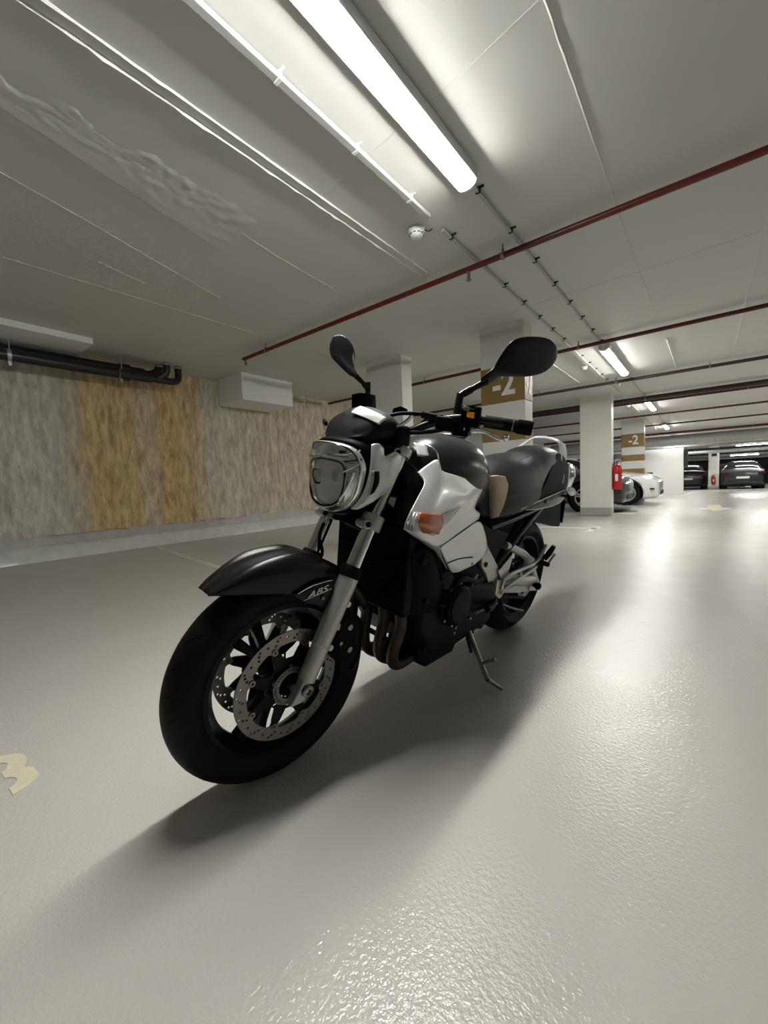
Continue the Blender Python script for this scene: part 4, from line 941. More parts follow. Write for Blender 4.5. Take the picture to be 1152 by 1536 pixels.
patch([[(-0.1987,0.140,0.8899),(-0.2154,0.141,0.8899)], [(-0.2003,0.139,0.8588),(-0.2171,0.141,0.8585)], [(-0.1973,0.130,0.8225),(-0.2061,0.136,0.8305)]], 'vent_slot', M['rubber'], sc_, .002, n1=2, n2=3)
MB().sphere((-0.1947,0.139,0.8807), .004, (1, .6, 1)).build('screw', M['steel'], sc_)
# ---- instrument pod
def pod(u, w, hv, hh, low=.5, sh=0):
    return [(u, -hv, w - hh*.1), (u, -hv*.8, w + hh*.55), (u + sh, -hv*.35, w + hh*.95), (u + sh, 0, w + hh*1.05), (u + sh, hv*.35, w + hh*.95), (u, hv*.8, w + hh*.55), (u, hv, w - hh*.1), (u + .01, hv*.85, w - hh*low), (u + .015, 0, w - hh*low*1.15), (u + .01, -hv*.85, w - hh*low)]
ip = loft([pod(-.190, .985, .055, .020), pod(-.205, .993, .085, .032), pod(-.225, 1.005, .103, .042, .9), pod(-.262, 1.018, .112, .046, 1.0), pod(-.300, 1.020, .113, .045, .9), pod(-.335, 1.010, .108, .036, .8), pod(-.350, 1.005, .098, .030, .8)], 'instrument_pod', M['podplastic'], bike, n=4, nr=4)
patch([[(-0.2092,0.020,1.0445),(-0.2160,0.072,1.0313),(-0.2295,0.115,1.0164)], [(-0.2237,0.020,1.0561),(-0.2240,0.076,1.0430),(-0.2412,0.118,1.0273)], [(-0.2393,0.025,1.0653),(-0.2376,0.080,1.0516),(-0.2518,0.120,1.0345)]], 'display_cover', M['white_plastic'], ip, .004)
loft([pod(-.205, .960, .09, .014, 1), pod(-.25, .958, .115, .016, 1), pod(-.31, .962, .115, .018, 1), pod(-.36, .962, .09, .016, 1)], 'pod_underside', M['plastic'], ip)
q = MB().box((-.36, .085, .955), (-.30, .125, 1.02)); q.build('wiring_box', M['plastic'], ip, bevel=.01)
MB().bar((-.215, -.10, 1.01), (-.235, -.135, 1.02), .01, .012).build('pod_bracket', M['plastic'], ip)
# ---- handlebar, grips, levers
BL = [(-.385, 0, .992), (-.375, .05, .994), (-.372, .10, 1.004), (-.415, .17, 1.040), (-.462, .23, 1.054), (-.50, .285, 1.051), (-.53, .33, 1.047)]
hb = MB().tube([(p[0], -p[1], p[2]) for p in BL[::-1]] + BL[1:], .0125, 16).build('handlebar', M['satin'], bike)
q = MB().box((-.415, -.055, .945), (-.365, -.025, 1.008)).box((-.415, .025, .945), (-.365, .055, 1.008)); q.build('bar_clamp', M['alu'], hb, bevel=.004)
ge = V3((-0.5723,0.395,1.0388)); gi = V3((-0.5186,0.272,1.0519))
for s in (1, -1):
    f_ = (lambda p: p) if s > 0 else (lambda p: V3((p.x, -p.y, p.z)))
    g0 = MB().tube([gi, gi.lerp(ge, .5), ge], .0185, 20, 3).xf(f_).build('grip', M['rubber'], hb)
    d_ = (ge - gi).normalized()
    MB().lathe([(.018, -.045), (.0215, -.043), (.0215, -.004), (.018, 0), (0, 0)], ge + d_*.004, d_, 20).xf(f_).build('bar_end', M['plastic'], g0)
    MB().lathe([(.0188, -.002), (.021, -.002), (.021, .002), (.0188, .002)], gi.lerp(ge, .62), d_, 20, closed=True).xf(f_).build('grip_ring', M['steel'], g0)
    sw = MB(); c_ = V3((-0.4746,0.250,1.0555)); ax_ = (d_, d_.cross(V3((0, 0, 1))).normalized(), V3((0, 0, 1)))
    sw.obox(c_ + V3((0, 0, .002)), ax_, (.028, .024, .026)); sw.obox(c_ + V3((0, 0, .03)), ax_, (.012, .014, .010))
    so_ = sw.xf(f_).build('switch_housing', M['plastic'], hb, bevel=.006)
    if s > 0:
        cb = V3((-0.4369,0.272,1.0630)); MB().obox(cb, ax_, (.0105, .006, .008)).build('switch_button', M['orange'], so_, bevel=.002)
        MB().obox(V3((-0.4283,0.262,1.0796)), ax_, (.008, .005, .006)).build('switch_button', M['steel'], so_, bevel=.002)
        MB().obox(V3((-0.4608,0.280,1.0756)), ax_, (.010, .010, .012)).build('turn_switch', M['plastic'], so_, bevel=.003)
    # lever perch + lever
    pv = V3((-0.4521,0.262,1.0178)); 
    q = MB().bar(V3((-0.3978,0.205,1.0442)), pv, .030, .028); q.obox(V3((-0.3988,0.215,1.0332)), ax_, (.026, .02, .020)); q.obox(V3((-0.4336,0.245,1.0121)), ax_, (.024, .012, .010))
    pr = q.xf(f_).build('lever_perch', M['plastic'], hb, bevel=.005)
    lv = [(-0.4310,0.252,1.0236),(-0.4517,0.262,1.0197),(-0.4727,0.278,1.0218),(-0.4909,0.292,1.0197),(-0.5070,0.306,1.0117),(-0.5185,0.318,1.0052),(-0.5288,0.328,1.0024),(-0.5349,0.337,1.0071)]
    lo = MB().tube(lv, [.0095, .0085, .0075, .0070, .0065, .0062, .0075], 10, 4).xf(f_).build('lever', M['chrome'], pr)
    MB().sphere(lv[-1], .0105).xf(f_).build('lever_ball', M['chrome'], lo)
    MB().lathe([(0, -.012), (.009, -.012), (.009, .012), (0, .012)], pv, (0, 0, 1), 14).xf(f_).build('pivot_bolt', M['steel'], pr)
    MB().bar(V3((-0.3977,0.130,1.0580)), V3((-0.4041,0.200,1.0484)), .022, .020).xf(f_).build('cable_adjuster', M['plastic'], pr, bevel=.004)
# cables
MB().tube([(-0.2595,0.060,1.0329),(-0.3099,0.070,1.0451),(-0.3548,0.090,1.0573),(-0.4172,0.130,1.0598),(-0.3982,0.200,1.0441)], .0058, 10).build('clutch_cable', M['rubber'], hb)
MB().tube([(-0.2508,0.080,1.0009),(-0.3055,0.100,1.0015),(-0.3610,0.130,1.0024),(-0.4052,0.170,1.0108),(-0.4083,0.210,1.0204)], .0062, 10).build('wiring_loom', M['rubber'], hb)
MB().tube([(-0.4543,0.030,1.0099),(-0.4642,0.070,1.0335),(-0.4449,0.110,1.0497),(-0.4241,0.140,1.0606)], .0048, 8).build('brake_hose', M['rubber'], hb)
MB().tube([(-0.4510,0.050,1.0084),(-0.4737,0.090,1.0328),(-0.4596,0.130,1.0514),(-0.4443,0.150,1.0626)], .0045, 8).build('brake_hose', M['steel'], hb)
q = MB().box((-.445, -.03, .965), (-.395, .03, 1.0)); q.cyl((-.42, 0, .99), (-.42, 0, 1.012), .018, n=20); q.build('ignition_lock', M['steel'], bike, bevel=.003)
q = MB().prism([(-0.4070,0.000,1.0777),(-0.4193,0.020,1.0854),(-0.4453,0.030,1.0776),(-0.4441,0.030,1.0605),(-0.4177,0.010,1.0578),(-0.4053,0.000,1.0649)], (-.03, -.03, 0)); q.build('bar_switch', M['plastic'], hb, bevel=.003)
MB().tube([(-0.4177,0.020,1.0199),(-0.4379,0.040,1.0433),(-0.4438,0.050,1.0608)], .006, 10).build('steel_hose', M['chrome'], hb)
MB().tube([(-0.4528,0.060,1.0068),(-0.4666,0.080,1.0256),(-0.4627,0.110,1.0471)], .0045, 8).build('steel_hose', M['alu'], hb)
# brake fluid reservoir (right side)
q = MB().prism([(-0.4318,-0.235,1.1274),(-0.4478,-0.210,1.1349),(-0.4984,-0.210,1.1390),(-0.5069,-0.210,1.0867),(-0.4566,-0.210,1.0720),(-0.4361,-0.235,1.0745)], (-.045, -.01, 0)); q.build('fluid_reservoir', M['plastic'], hb, bevel=.003)
# ---- mirrors
def mirror(outline, stem, name, back):
    c = sum((V3(p) for p in outline), V3((0, 0, 0)))/len(outline)
    nrm = V3(back); r_ = []
    def ring(sc, off): return [c + (V3(p) - c)*sc + nrm*off for p in outline]
    o = loft([ring(.94, -.004), ring(1.0, .004), ring(.97, .014), ring(.82, .026), ring(.5, .036), ring(.15, .039)], name, M['satin'], bike, n=3, nr=3)
    MB().add(ring(.9, -.0048), [tuple(range(len(outline)))]).build('mirror_glass', M['chrome'], o, smooth=False)
    MB().tube(stem[:3], [.011, .0095, .0085], 12, 4).build('mirror_stem', M['satin'], o)
    q = MB().tube(stem[2:4], .011, 12, 1); q.tube(stem[3:], [.012, .011], 14, 1); q.build('mirror_base', M['satin'], o)
ml = [(-0.4834,0.270,1.1658),(-0.5133,0.284,1.1939),(-0.5304,0.295,1.2331),(-0.5546,0.310,1.2770),(-0.5825,0.325,1.2952),(-0.6392,0.345,1.3084),(-0.6969,0.362,1.3116),(-0.7345,0.371,1.2933),(-0.7429,0.370,1.2593),(-0.7098,0.358,1.2224),(-0.6544,0.338,1.1996),(-0.5878,0.315,1.1883),(-0.5422,0.296,1.1821),(-0.5160,0.282,1.1665),(-0.4943,0.272,1.1534)]
mirror(ml, [(-0.4980,0.275,1.1640),(-0.4782,0.262,1.1505),(-0.4574,0.252,1.1367),(-0.4366,0.238,1.1213),(-0.4309,0.235,1.1206),(-0.4258,0.232,1.0641)], 'left_mirror', (1, 0, .05))
mr_ = [(-0.4642,-0.262,1.1931),(-0.4354,-0.272,1.2103),(-0.4129,-0.281,1.2280),(-0.3940,-0.290,1.2460),(-0.3882,-0.298,1.2684),(-0.3933,-0.305,1.3021),(-0.4096,-0.308,1.3287),(-0.4392,-0.306,1.3374),(-0.4641,-0.300,1.3282),(-0.4798,-0.293,1.3049),(-0.4846,-0.286,1.2720),(-0.4736,-0.276,1.2335),(-0.4781,-0.264,1.2097)]
mirror(mr_, [(-0.4702,-0.262,1.2012),(-0.4888,-0.255,1.1870),(-0.5022,-0.250,1.1767),(-0.5180,-0.243,1.1617),(-0.5194,-0.243,1.1838),(-0.5238,-0.243,1.1379)], 'right_mirror', (1, 0, .05))
# ---- tank
def tk(u, top, hw, wm, bot, f=.62):
    return [(u, 0, top), (u, hw*.45, top - (top-wm)*.10), (u, hw*.80, top - (top-wm)*.38), (u, hw, wm), (u, hw*.93, (wm+bot)/2), (u, hw*.7, bot), (u, 0, bot - .01), (u, -hw*.7, bot), (u, -hw*.93, (wm+bot)/2), (u, -hw, wm), (u, -hw*.80, top - (top-wm)*.38), (u, -hw*.45, top - (top-wm)*.10)]
tank = loft([tk(-.455, .935, .075, .90, .82), tk(-.475, .962, .100, .905, .80), tk(-.53, .992, .130, .905, .78), tk(-.62, 1.008, .158, .895, .76), tk(-.72, 1.008, .165, .885, .75), tk(-.80, .995, .152, .875, .74), tk(-.87, .955, .125, .855, .72), tk(-.92, .905, .095, .835, .72), tk(-.945, .86, .075, .80, .72)], 'fuel_tank', M['tank'], bike, n=4, nr=4)
o = MB().lathe([(0, 0), (.045, 0), (.045, .006), (.038, .010), (.018, .012), (0, .012)], (-.735, 0, 1.006), (.0, 0, 1), 28).build('filler_cap', M['steel'], tank)
q = MB().bar((-0.6207,0.000,0.9977), (-0.8349,0.000,1.0037), .03, .008); q.build('filler_hinge', M['plastic'], tank, bevel=.002)
MB().tube([(-0.4599,0.100,0.9690),(-0.4627,0.128,0.9626),(-0.4751,0.142,0.9451),(-0.4719,0.152,0.9249),(-0.4790,0.158,0.8980)], .0022, 8).build('tank_trim', M['silver'], tank)
patch([[(-0.7948,0.105,0.8989),(-0.8643,0.090,0.8866)], [(-0.7940,0.110,0.8866),(-0.8651,0.095,0.8685)], [(-0.8089,0.115,0.8716),(-0.8672,0.100,0.8557)]], 'tank_emblem', M['decal'], tank, .001, n1=2, n2=2)
patch([[(-0.4201,0.085,0.9727),(-0.4359,0.100,0.9681),(-0.4482,0.118,0.9614)], [(-0.4173,0.100,0.9570),(-0.4297,0.115,0.9502),(-0.4448,0.128,0.9433)], [(-0.4087,0.115,0.9331),(-0.4227,0.125,0.9342),(-0.4426,0.133,0.9374)]], 'tank_front_trim', M['silver'], tank, .003, n1=3, n2=3, mir=True)
# ---- silver shroud with indicator
rr = [[(-0.3972,0.130,0.8830),(-0.4305,0.138,0.9065),(-0.4787,0.142,0.9240),(-0.4838,0.158,0.8916),(-0.5937,0.160,0.8706),(-0.7979,0.138,0.8335)],
      [(-0.3858,0.168,0.8572),(-0.4188,0.172,0.8691),(-0.4545,0.176,0.8730),(-0.4979,0.178,0.8595),(-0.6028,0.172,0.8353),(-0.7673,0.150,0.8109)],
      [(-0.3345,0.190,0.8206),(-0.3738,0.196,0.8254),(-0.4225,0.200,0.8235),(-0.4879,0.198,0.8156),(-0.5956,0.186,0.8033),(-0.7282,0.158,0.7740)],
      [(-0.2940,0.198,0.7800),(-0.3263,0.214,0.7763),(-0.3743,0.222,0.7697),(-0.4506,0.212,0.7674),(-0.5678,0.192,0.7719),(-0.7125,0.162,0.7509)],
      [(-0.2798,0.196,0.7500),(-0.3005,0.214,0.7438),(-0.3451,0.224,0.7330),(-0.4248,0.216,0.7201),(-0.5628,0.192,0.7359),(-0.7506,0.162,0.7302)],
      [(-0.2932,0.182,0.7281),(-0.3161,0.200,0.7113),(-0.3640,0.210,0.6870),(-0.4490,0.204,0.6563),(-0.5946,0.184,0.6796),(-0.7576,0.158,0.7083)]]
sh = patch(rr, 'tank_shroud', M['silver'], bike, .004, mir=True, sharp=45)
o = MB().tube([(-0.4497,0.206,0.6566),(-0.5897,0.187,0.6809),(-0.7497,0.160,0.7069)], .0018, 6).build('panel_seam', M['rubber'], sh)
rI = [[(-0.2905,0.203,0.7831),(-0.3181,0.220,0.7801),(-0.3562,0.230,0.7747),(-0.4222,0.222,0.7675),(-0.5609,0.196,0.7754)],
      [(-0.2764,0.205,0.7618),(-0.2961,0.226,0.7544),(-0.3400,0.236,0.7460),(-0.4136,0.226,0.7443),(-0.5595,0.197,0.7746)],
      [(-0.2857,0.188,0.7322),(-0.3076,0.208,0.7241),(-0.3496,0.218,0.7131),(-0.4171,0.214,0.6995),(-0.5577,0.196,0.7711)]]
ind = patch(rI, 'indicator_lens', M['lens'], bike, .002, n1=6, n2=6)
patch([[(-0.3093,0.222,0.7812),(-0.3467,0.232,0.7769),(-0.4159,0.224,0.7674)], [(-0.2953,0.229,0.7551),(-0.3391,0.239,0.7467),(-0.4185,0.228,0.7400)], [(-0.3363,0.218,0.7168),(-0.3751,0.219,0.7081),(-0.4206,0.216,0.7038)]], 'amber_lens', M['amber'], ind, .003, n1=5, n2=5)
q = MB()
for k in range(5):
    x = 612 + k*4.2
for tpts in ([(-0.2905,0.208,0.7821),(-0.2739,0.212,0.7615),(-0.2824,0.198,0.7347)], [(-0.2964,0.213,0.7816),(-0.2772,0.219,0.7606),(-0.2875,0.204,0.7315)], [(-0.3035,0.217,0.7808),(-0.2818,0.225,0.7595),(-0.2951,0.208,0.7275)]): MB().tube(tpts, .0016, 6).build('lens_rib', M['chrome'], ind)
for tpts in ([(-0.4335,0.224,0.7669),(-0.5431,0.200,0.7730)], [(-0.4354,0.224,0.7563),(-0.5189,0.206,0.7693)], [(-0.4308,0.224,0.7421),(-0.4996,0.210,0.7585)]): MB().tube(tpts, .0014, 6, sm=1).build('lens_rib', M['chrome'], ind)
mi = MB(); V, F = grid(rI, 6, 6); mi.add([(a, -b, c) for a, b, c in V], [f[::-1] for f in F]); o = mi.build('indicator_lens', M['lens'], bike); so = o.modifiers.new('s', 'SOLIDIFY'); so.thickness = .004; so.offset = 0
# inner return of the shroud
patch([[(-0.2932,0.182,0.7281),(-0.3164,0.200,0.7093),(-0.3737,0.208,0.6831),(-0.4490,0.204,0.6563)], [(-0.3202,0.165,0.7193),(-0.3720,0.170,0.6891),(-0.4443,0.172,0.6447),(-0.5141,0.178,0.5984)], [(-0.4479,0.130,0.6767),(-0.4822,0.145,0.6552),(-0.5473,0.150,0.5900),(-0.6082,0.158,0.5068)]], 'shroud_inner', M['alu'], sh, .003, mir=True)
MB().sphere((-0.7005,0.168,0.7281), .0065, (1, .5, 1)).build('screw', M['plastic'], sh)
# lower side cover
rr = [[(-0.4619,0.198,0.6506),(-0.6016,0.180,0.6755),(-0.7501,0.158,0.6987),(-0.8105,0.150,0.6697)],
      [(-0.4905,0.192,0.6199),(-0.6072,0.182,0.6320),(-0.7384,0.166,0.6477),(-0.8456,0.152,0.6171)],
      [(-0.5258,0.182,0.5881),(-0.6228,0.178,0.5845),(-0.7374,0.168,0.5938),(-0.8622,0.152,0.5704)],
      [(-0.5613,0.172,0.5597),(-0.6338,0.170,0.5480),(-0.7231,0.164,0.5585),(-0.8415,0.152,0.5459)],
      [(-0.6023,0.162,0.5292),(-0.6426,0.162,0.5212),(-0.6996,0.160,0.5223),(-0.7762,0.154,0.5249)]]
sc2 = patch(rr, 'side_cover', M['silver'], bike, .004, mir=True, sharp=35)
MB().tube([(-0.5378,0.183,0.5791),(-0.6189,0.181,0.5811),(-0.7261,0.170,0.5648)], .002, 6).build('panel_seam', M['rubber'], sc2)
MB().sphere((-0.8271,0.156,0.5987), .006, (1, .4, 1)).build('screw', M['plastic'], sc2); MB().sphere((-0.7443,0.160,0.5351), .006, (1, .4, 1)).build('screw', M['plastic'], sc2)
# black panels around the steering head, ahead of the tank
patch([[(-0.3704,0.100,0.9189),(-0.4002,0.115,0.8999),(-0.4117,0.135,0.8771)], [(-0.3581,0.100,0.8676),(-0.3653,0.130,0.8569),(-0.3972,0.160,0.8496)], [(-0.3471,0.100,0.8059),(-0.3450,0.130,0.7964),(-0.3606,0.160,0.7880)], [(-0.3123,0.110,0.7480),(-0.3045,0.140,0.7362),(-0.3001,0.175,0.7377)]], 'frame_cover', M['satin'], bike, .004, mir=True)
q = MB().prism([(-.30, -.10, .93), (-.36, -.10, .97), (-.46, -.10, .94), (-.46, -.10, .80), (-.34, -.10, .80)], (0, .20, 0)); q.build('air_intake', M['plastic'], bike, bevel=.015)
# ---- frame, engine, radiator
fr_ = MB()
for s in (1, -1):
    fr_.tube([(-.36, s*.045, .86), (-.46, s*.10, .76), (-.62, s*.115, .66), (-.82, s*.100, .56), (-.98, s*.085, .44)], [.03, .028, .028, .028, .03], 12)
fr_.tube([(-.98, -.085, .44), (-.98, .085, .44)], .028, 12, 1); fr_.tube([(-.36, -.045, .86), (-.36, .045, .86)], .028, 12, 1); fr_.build('frame', M['plastic'], bike)
rad = MB().box((-.385, -.165, .425), (-.345, .165, .715)); rd = rad.build('radiator', M['engine'], bike, bevel=.006)
q = MB()
for i in range(24): q.box((-.344, -.155, .435 + .0115*i), (-.339, .155, .4385 + .0115*i))
q.build('cooling_fin', M['engine'], rd)
rr = [[(-0.3587,0.165,0.6432),(-0.3851,0.172,0.6494),(-0.4211,0.176,0.6470),(-0.4564,0.178,0.6309)], [(-0.3632,0.164,0.5949),(-0.3918,0.178,0.5978),(-0.4405,0.184,0.5904),(-0.4933,0.180,0.5702)], [(-0.3776,0.160,0.5248),(-0.4053,0.176,0.5236),(-0.4630,0.182,0.5123),(-0.5208,0.178,0.4929)], [(-0.3960,0.152,0.4609),(-0.4346,0.166,0.4580),(-0.4862,0.172,0.4514),(-0.5214,0.172,0.4472)], [(-0.4154,0.140,0.3996),(-0.4493,0.150,0.3983),(-0.4901,0.158,0.4017),(-0.5365,0.160,0.4093)]]
rc = patch(rr, 'radiator_cover', M['plastic'], bike, .004, mir=True, sharp=40)
for px in ((-0.3998,0.186,0.6117), (-0.4497,0.176,0.4622)): MB().lathe([(0, 0), (.012, 0), (.012, .004), (.006, .005), (0, .003)], px, (0, 1, 0), 16).build('screw', M['engine'], rc)
MB().tube([(-0.4194,0.176,0.6582),(-0.4499,0.182,0.6374),(-0.4804,0.186,0.5973),(-0.5072,0.184,0.5453),(-0.5265,0.180,0.5115)], .0025, 8).build('cover_edge', M['plastic'], rc)
# engine block
eng = MB(); eng.prism([(-.44, -.16, .34), (-.45, -.16, .48), (-.60, -.16, .50), (-.80, -.16, .44), (-.96, -.16, .40), (-1.00, -.16, .32), (-.92, -.16, .225), (-.60, -.16, .20), (-.50, -.16, .25)], (0, .32, 0)); eng.prism([(-.43, -.125, .44), (-.43, -.125, .62), (-.52, -.125, .70), (-.66, -.125, .68), (-.78, -.125, .56), (-.96, -.125, .50), (-.98, -.125, .38)], (0, .25, 0))
eb = eng.build('engine_block', M['engine'], bike, bevel=.02)
MB().prism([(-.55, -.075, .21), (-.56, -.06, .15), (-.60, -.05, .125), (-.78, -.05, .125), (-.84, -.06, .17), (-.84, -.075, .22)], (0, .15, 0)).build('oil_sump', M['engine'], eb, bevel=.01)
for i in range(6): MB().box((-.50 - .0*i, -.135, .50 + .025*i), (-.42, .135, .507 + .025*i)).build('cooling_rib', M['engine'], eb, bevel=.002)
MB().prism([(-.45, -.135, .60), (-.55, -.135, .71), (-.66, -.135, .70), (-.64, -.135, .58)], (0, .27, 0)).build('cylinder_head', M['engine'], eb, bevel=.012)
def cover(c, r_, v0, v1, name, m, bolts=8, par=None):
    o = MB().lathe([(r_*1.08, v0), (r_*1.08, v0 + .012), (r_, v0 + .016), (r_*.96, v1 - .012), (r_*.80, v1), (r_*.4, v1 + .003), (0, v1 + .003)], (c[0], 0, c[1]), (0, 1, 0), 36).build(name, m, par or bike)
    for i in range(bolts):
        a = 2*math.pi*i/bolts + .2; MB().cyl((c[0] + r_*1.03*math.cos(a), v0, c[1] + r_*1.03*math.sin(a)), (c[0] + r_*1.03*math.cos(a), v0 + .022, c[1] + r_*1.03*math.sin(a)), .006, n=10).build('bolt', M['steel'], o)
    return o
cover((-.640, .400), .078, .155, .200, 'generator_cover', M['engine'])
cover((-.565, .510), .042, .120, .175, 'water_pump', M['engine'], 5)
MB().lathe([(.085, -.17), (.085, -.185), (.07, -.21), (0, -.215)], (-.80, 0, .36), (0, 1, 0), 32).build('clutch_cover', M['engine'], bike)
q = MB().prism([(-0.7372,0.160,0.3877),(-0.8608,0.150,0.4109),(-0.9608,0.140,0.3481),(-1.0218,0.130,0.2244),(-0.9481,0.130,0.1860),(-0.7978,0.150,0.2476)], (0, -.03, 0)); q.build('sprocket_cover', M['engine'], bike, bevel=.006)
MB().tube([(-0.5513,0.170,0.5418),(-0.5217,0.175,0.5349),(-0.5211,0.175,0.5159),(-0.5552,0.170,0.4971)], .008, 10).build('coolant_hose', M['rubber'], bike)
MB().tube([(-0.7427,0.170,0.4443),(-0.7610,0.170,0.4728),(-0.7873,0.165,0.4822),(-0.7694,0.170,0.4574)], .003, 8).build('cable', M['steel'], bike)
MB().tube([(-0.5863,0.160,0.4264),(-0.6135,0.170,0.4739),(-0.6717,0.170,0.4919),(-0.7819,0.160,0.4543),(-0.8523,0.150,0.4473)], .013, 12).build('coolant_hose', M['rubber'], bike)
for t_ in ([(-0.6811,0.150,0.2759),(-0.7699,0.155,0.2698),(-0.8596,0.150,0.2761),(-0.8789,0.150,0.3332)], [(-0.5966,0.140,0.3385),(-0.6064,0.160,0.4084),(-0.5958,0.170,0.4780)]): MB().tube(t_, .006, 8).build('cable', M['rubber'], bike)
for px in ((-0.5974,0.165,0.4176), (-0.6435,0.160,0.3483), (-0.6616,0.160,0.2998), (-0.6730,0.150,0.2702), (-0.6914,0.200,0.3442)): MB().cyl(V3(px), V3(px) + V3((0, .012, 0)), .006, n=10).build('bolt', M['steel'], bike)
# headers
for i, v in enumerate((-.125, -.045, .045, .125)):
    MB().tube([(-.435, v*1.0, .52), (-.405, v, .50), (-.385, v, .44), (-.395, v*.95, .36), (-.385 - .0*i, v*.85, .28), (-.40, v*.75, .225), (-.46, v*.6, .185), (-.56, v*.4, .165), (-.66, v*.3, .16)], .0205, 16).build('header_pipe', M['brown_steel'], bike)
MB().tube([(-.39, -.12, .30), (-.385, 0, .305), (-.39, .12, .30)], .009, 8).build('header_brace', M['engine'], bike)
MB().tube([(-.60, 0, .165), (-.75, 0, .15), (-.95, -.02, .16), (-1.05, -.06, .22), (-1.15, -.08, .35), (-1.25, -.06, .60)], [.03, .045, .04, .03, .03, .03], 16).build('exhaust_pipe', M['brown_steel'], bike)
# lower black fairing blade at the left, ahead of the side stand
MB().prism([(-0.4768,0.160,0.2753),(-0.5185,0.160,0.2784),(-0.7304,0.150,0.2631),(-0.7548,0.150,0.2381),(-0.5637,0.160,0.2469),(-0.4953,0.160,0.2534)], (0, -.02, 0)).build('belly_guard', M['plastic'], bike, bevel=.003)
MB().prism([(-0.4917,0.150,0.4105),(-0.6044,0.150,0.4053),(-0.7466,0.140,0.2596),(-0.6305,0.140,0.2417),(-0.5279,0.140,0.2612),(-0.4754,0.140,0.3048)], (0, -.10, 0)).build('engine_guard', M['plastic'], bike, bevel=.01)
# ---- frame plate, footpegs
q = MB().prism([(-0.8233,0.148,0.6083),(-0.8636,0.148,0.5943),(-1.0152,0.140,0.4618),(-1.0224,0.138,0.4260),(-1.0159,0.130,0.2965),(-0.9585,0.132,0.3214),(-0.9491,0.136,0.4013),(-0.9132,0.140,0.4490),(-0.8573,0.144,0.4930),(-0.8422,0.148,0.5503)], (0, -.018, 0)); fp = q.build('frame_plate', M['alu'], bike, bevel=.004)
MB().lathe([(0, 0), (.011, 0), (.011, .003), (0, .003)], (-0.8817,0.147,0.5008), (0, 1, 0), 18).build('screw', M['engine'], fp)
MB().lathe([(0, 0), (.021, 0), (.021, .003), (.012, .004), (0, .002)], (-0.9638,0.141,0.3874), (0, 1, 0), 22).build('pivot_bolt', M['engine'], fp)
q = MB().prism([(-0.9993,0.150,0.4495),(-1.1110,0.150,0.5032),(-1.1229,0.150,0.4854),(-1.1006,0.148,0.4161),(-1.0504,0.148,0.3888)], (0, -.006, 0)); q.build('heel_guard', M['alu'], bike, bevel=.002)
pb = MB(); 
pb.tube([(-1.0385,0.155,0.3592),(-1.0433,0.157,0.3963),(-1.0956,0.160,0.4175),(-1.2215,0.165,0.4230),(-1.3358,0.170,0.4333),(-1.3891,0.172,0.4521),(-1.4200,0.172,0.4819),(-1.4507,0.170,0.5048)], .0085, 12); pb.tube([(-1.0373,0.155,0.3407),(-1.1087,0.158,0.3631),(-1.1917,0.162,0.3787),(-1.2790,0.167,0.3922),(-1.3579,0.171,0.4088)], .0085, 12); pb.tube([(-1.2053,0.164,0.4127),(-1.2100,0.163,0.3817)], .006, 8, sm=1)
pb.prism([(-0.9976,0.150,0.4102),(-1.0610,0.152,0.3909),(-1.0828,0.152,0.3351),(-1.0487,0.150,0.3109),(-0.9972,0.150,0.3426)], (0, -.012, 0))
po = pb.build('footpeg_bracket', M['alu'], bike)
a, b = V3((-1.3857,0.180,0.4305)), V3((-1.4345,0.190,0.4139)); q = MB().cyl(a - V3((0, .02, 0)), b + V3((0, .012, 0)), .013, n=14); q.build('peg_pivot', M['engine'], bike)
q = MB().tube([V3((-1.4049,0.190,0.4472)), V3((-1.4069,0.210,0.4867)), V3((-1.4055,0.225,0.5214))], [.013, .014, .010], 14, 3); pg = q.build('passenger_footpeg', M['rubber'], bike)
MB().bar(V3((-1.4482,0.200,0.4248)), V3((-1.4494,0.222,0.4760)), .012, .012).build('peg_plate', M['alu'], pg, bevel=.003)
q = MB().tube([V3((-1.0088,0.150,0.3210)), V3((-0.8975,0.190,0.3277)), V3((-0.7681,0.235,0.3679))], [.010, .013, .012], 12, 3); q.build('rider_footpeg', M['rubber'], bike)
q = MB().tube([(-1.0003,0.160,0.3048),(-0.9352,0.165,0.3146),(-0.8589,0.170,0.3163),(-0.8062,0.175,0.3241)], .005, 8); q.tube([(-0.8062,0.175,0.3241),(-0.7492,0.200,0.3438)], .007, 8, sm=1); q.build('gear_lever', M['steel'], bike)
MB().tube([(-1.1647,0.110,0.2405),(-1.2743,0.115,0.1919),(-1.4013,0.120,0.1442)], .006, 8).build('linkage_rod', M['steel'], bike)
# ---- swingarm, chain, sprocket
SA = []
for s in (1, -1):
    q = MB().tube([(-.985, s*.095, .405), (-1.15, s*.115, .375), (-1.30, s*.122, .335), (-1.44, s*.125, .312)], [.034, .033, .030, .028], 12)
    if s > 0:
        q.tube([(-1.0918,0.118,0.5451),(-1.1985,0.120,0.5103),(-1.3052,0.124,0.4674),(-1.3796,0.126,0.4168),(-1.4402,0.128,0.3447),(-1.4880,0.130,0.2908)], .020, 14)
        q.prism([(-1.1184,0.130,0.3160),(-1.3294,0.132,0.3367),(-1.4597,0.134,0.3204),(-1.4923,0.134,0.2761),(-1.4378,0.132,0.2507),(-1.2683,0.130,0.2798)], (0, -.02, 0))
        q.prism([(-1.3982,0.138,0.3274),(-1.4646,0.138,0.3280),(-1.5164,0.138,0.2796),(-1.4958,0.138,0.2389),(-1.4042,0.138,0.2607)], (0, -.03, 0))
    q.build('swingarm', M['alu'], bike)
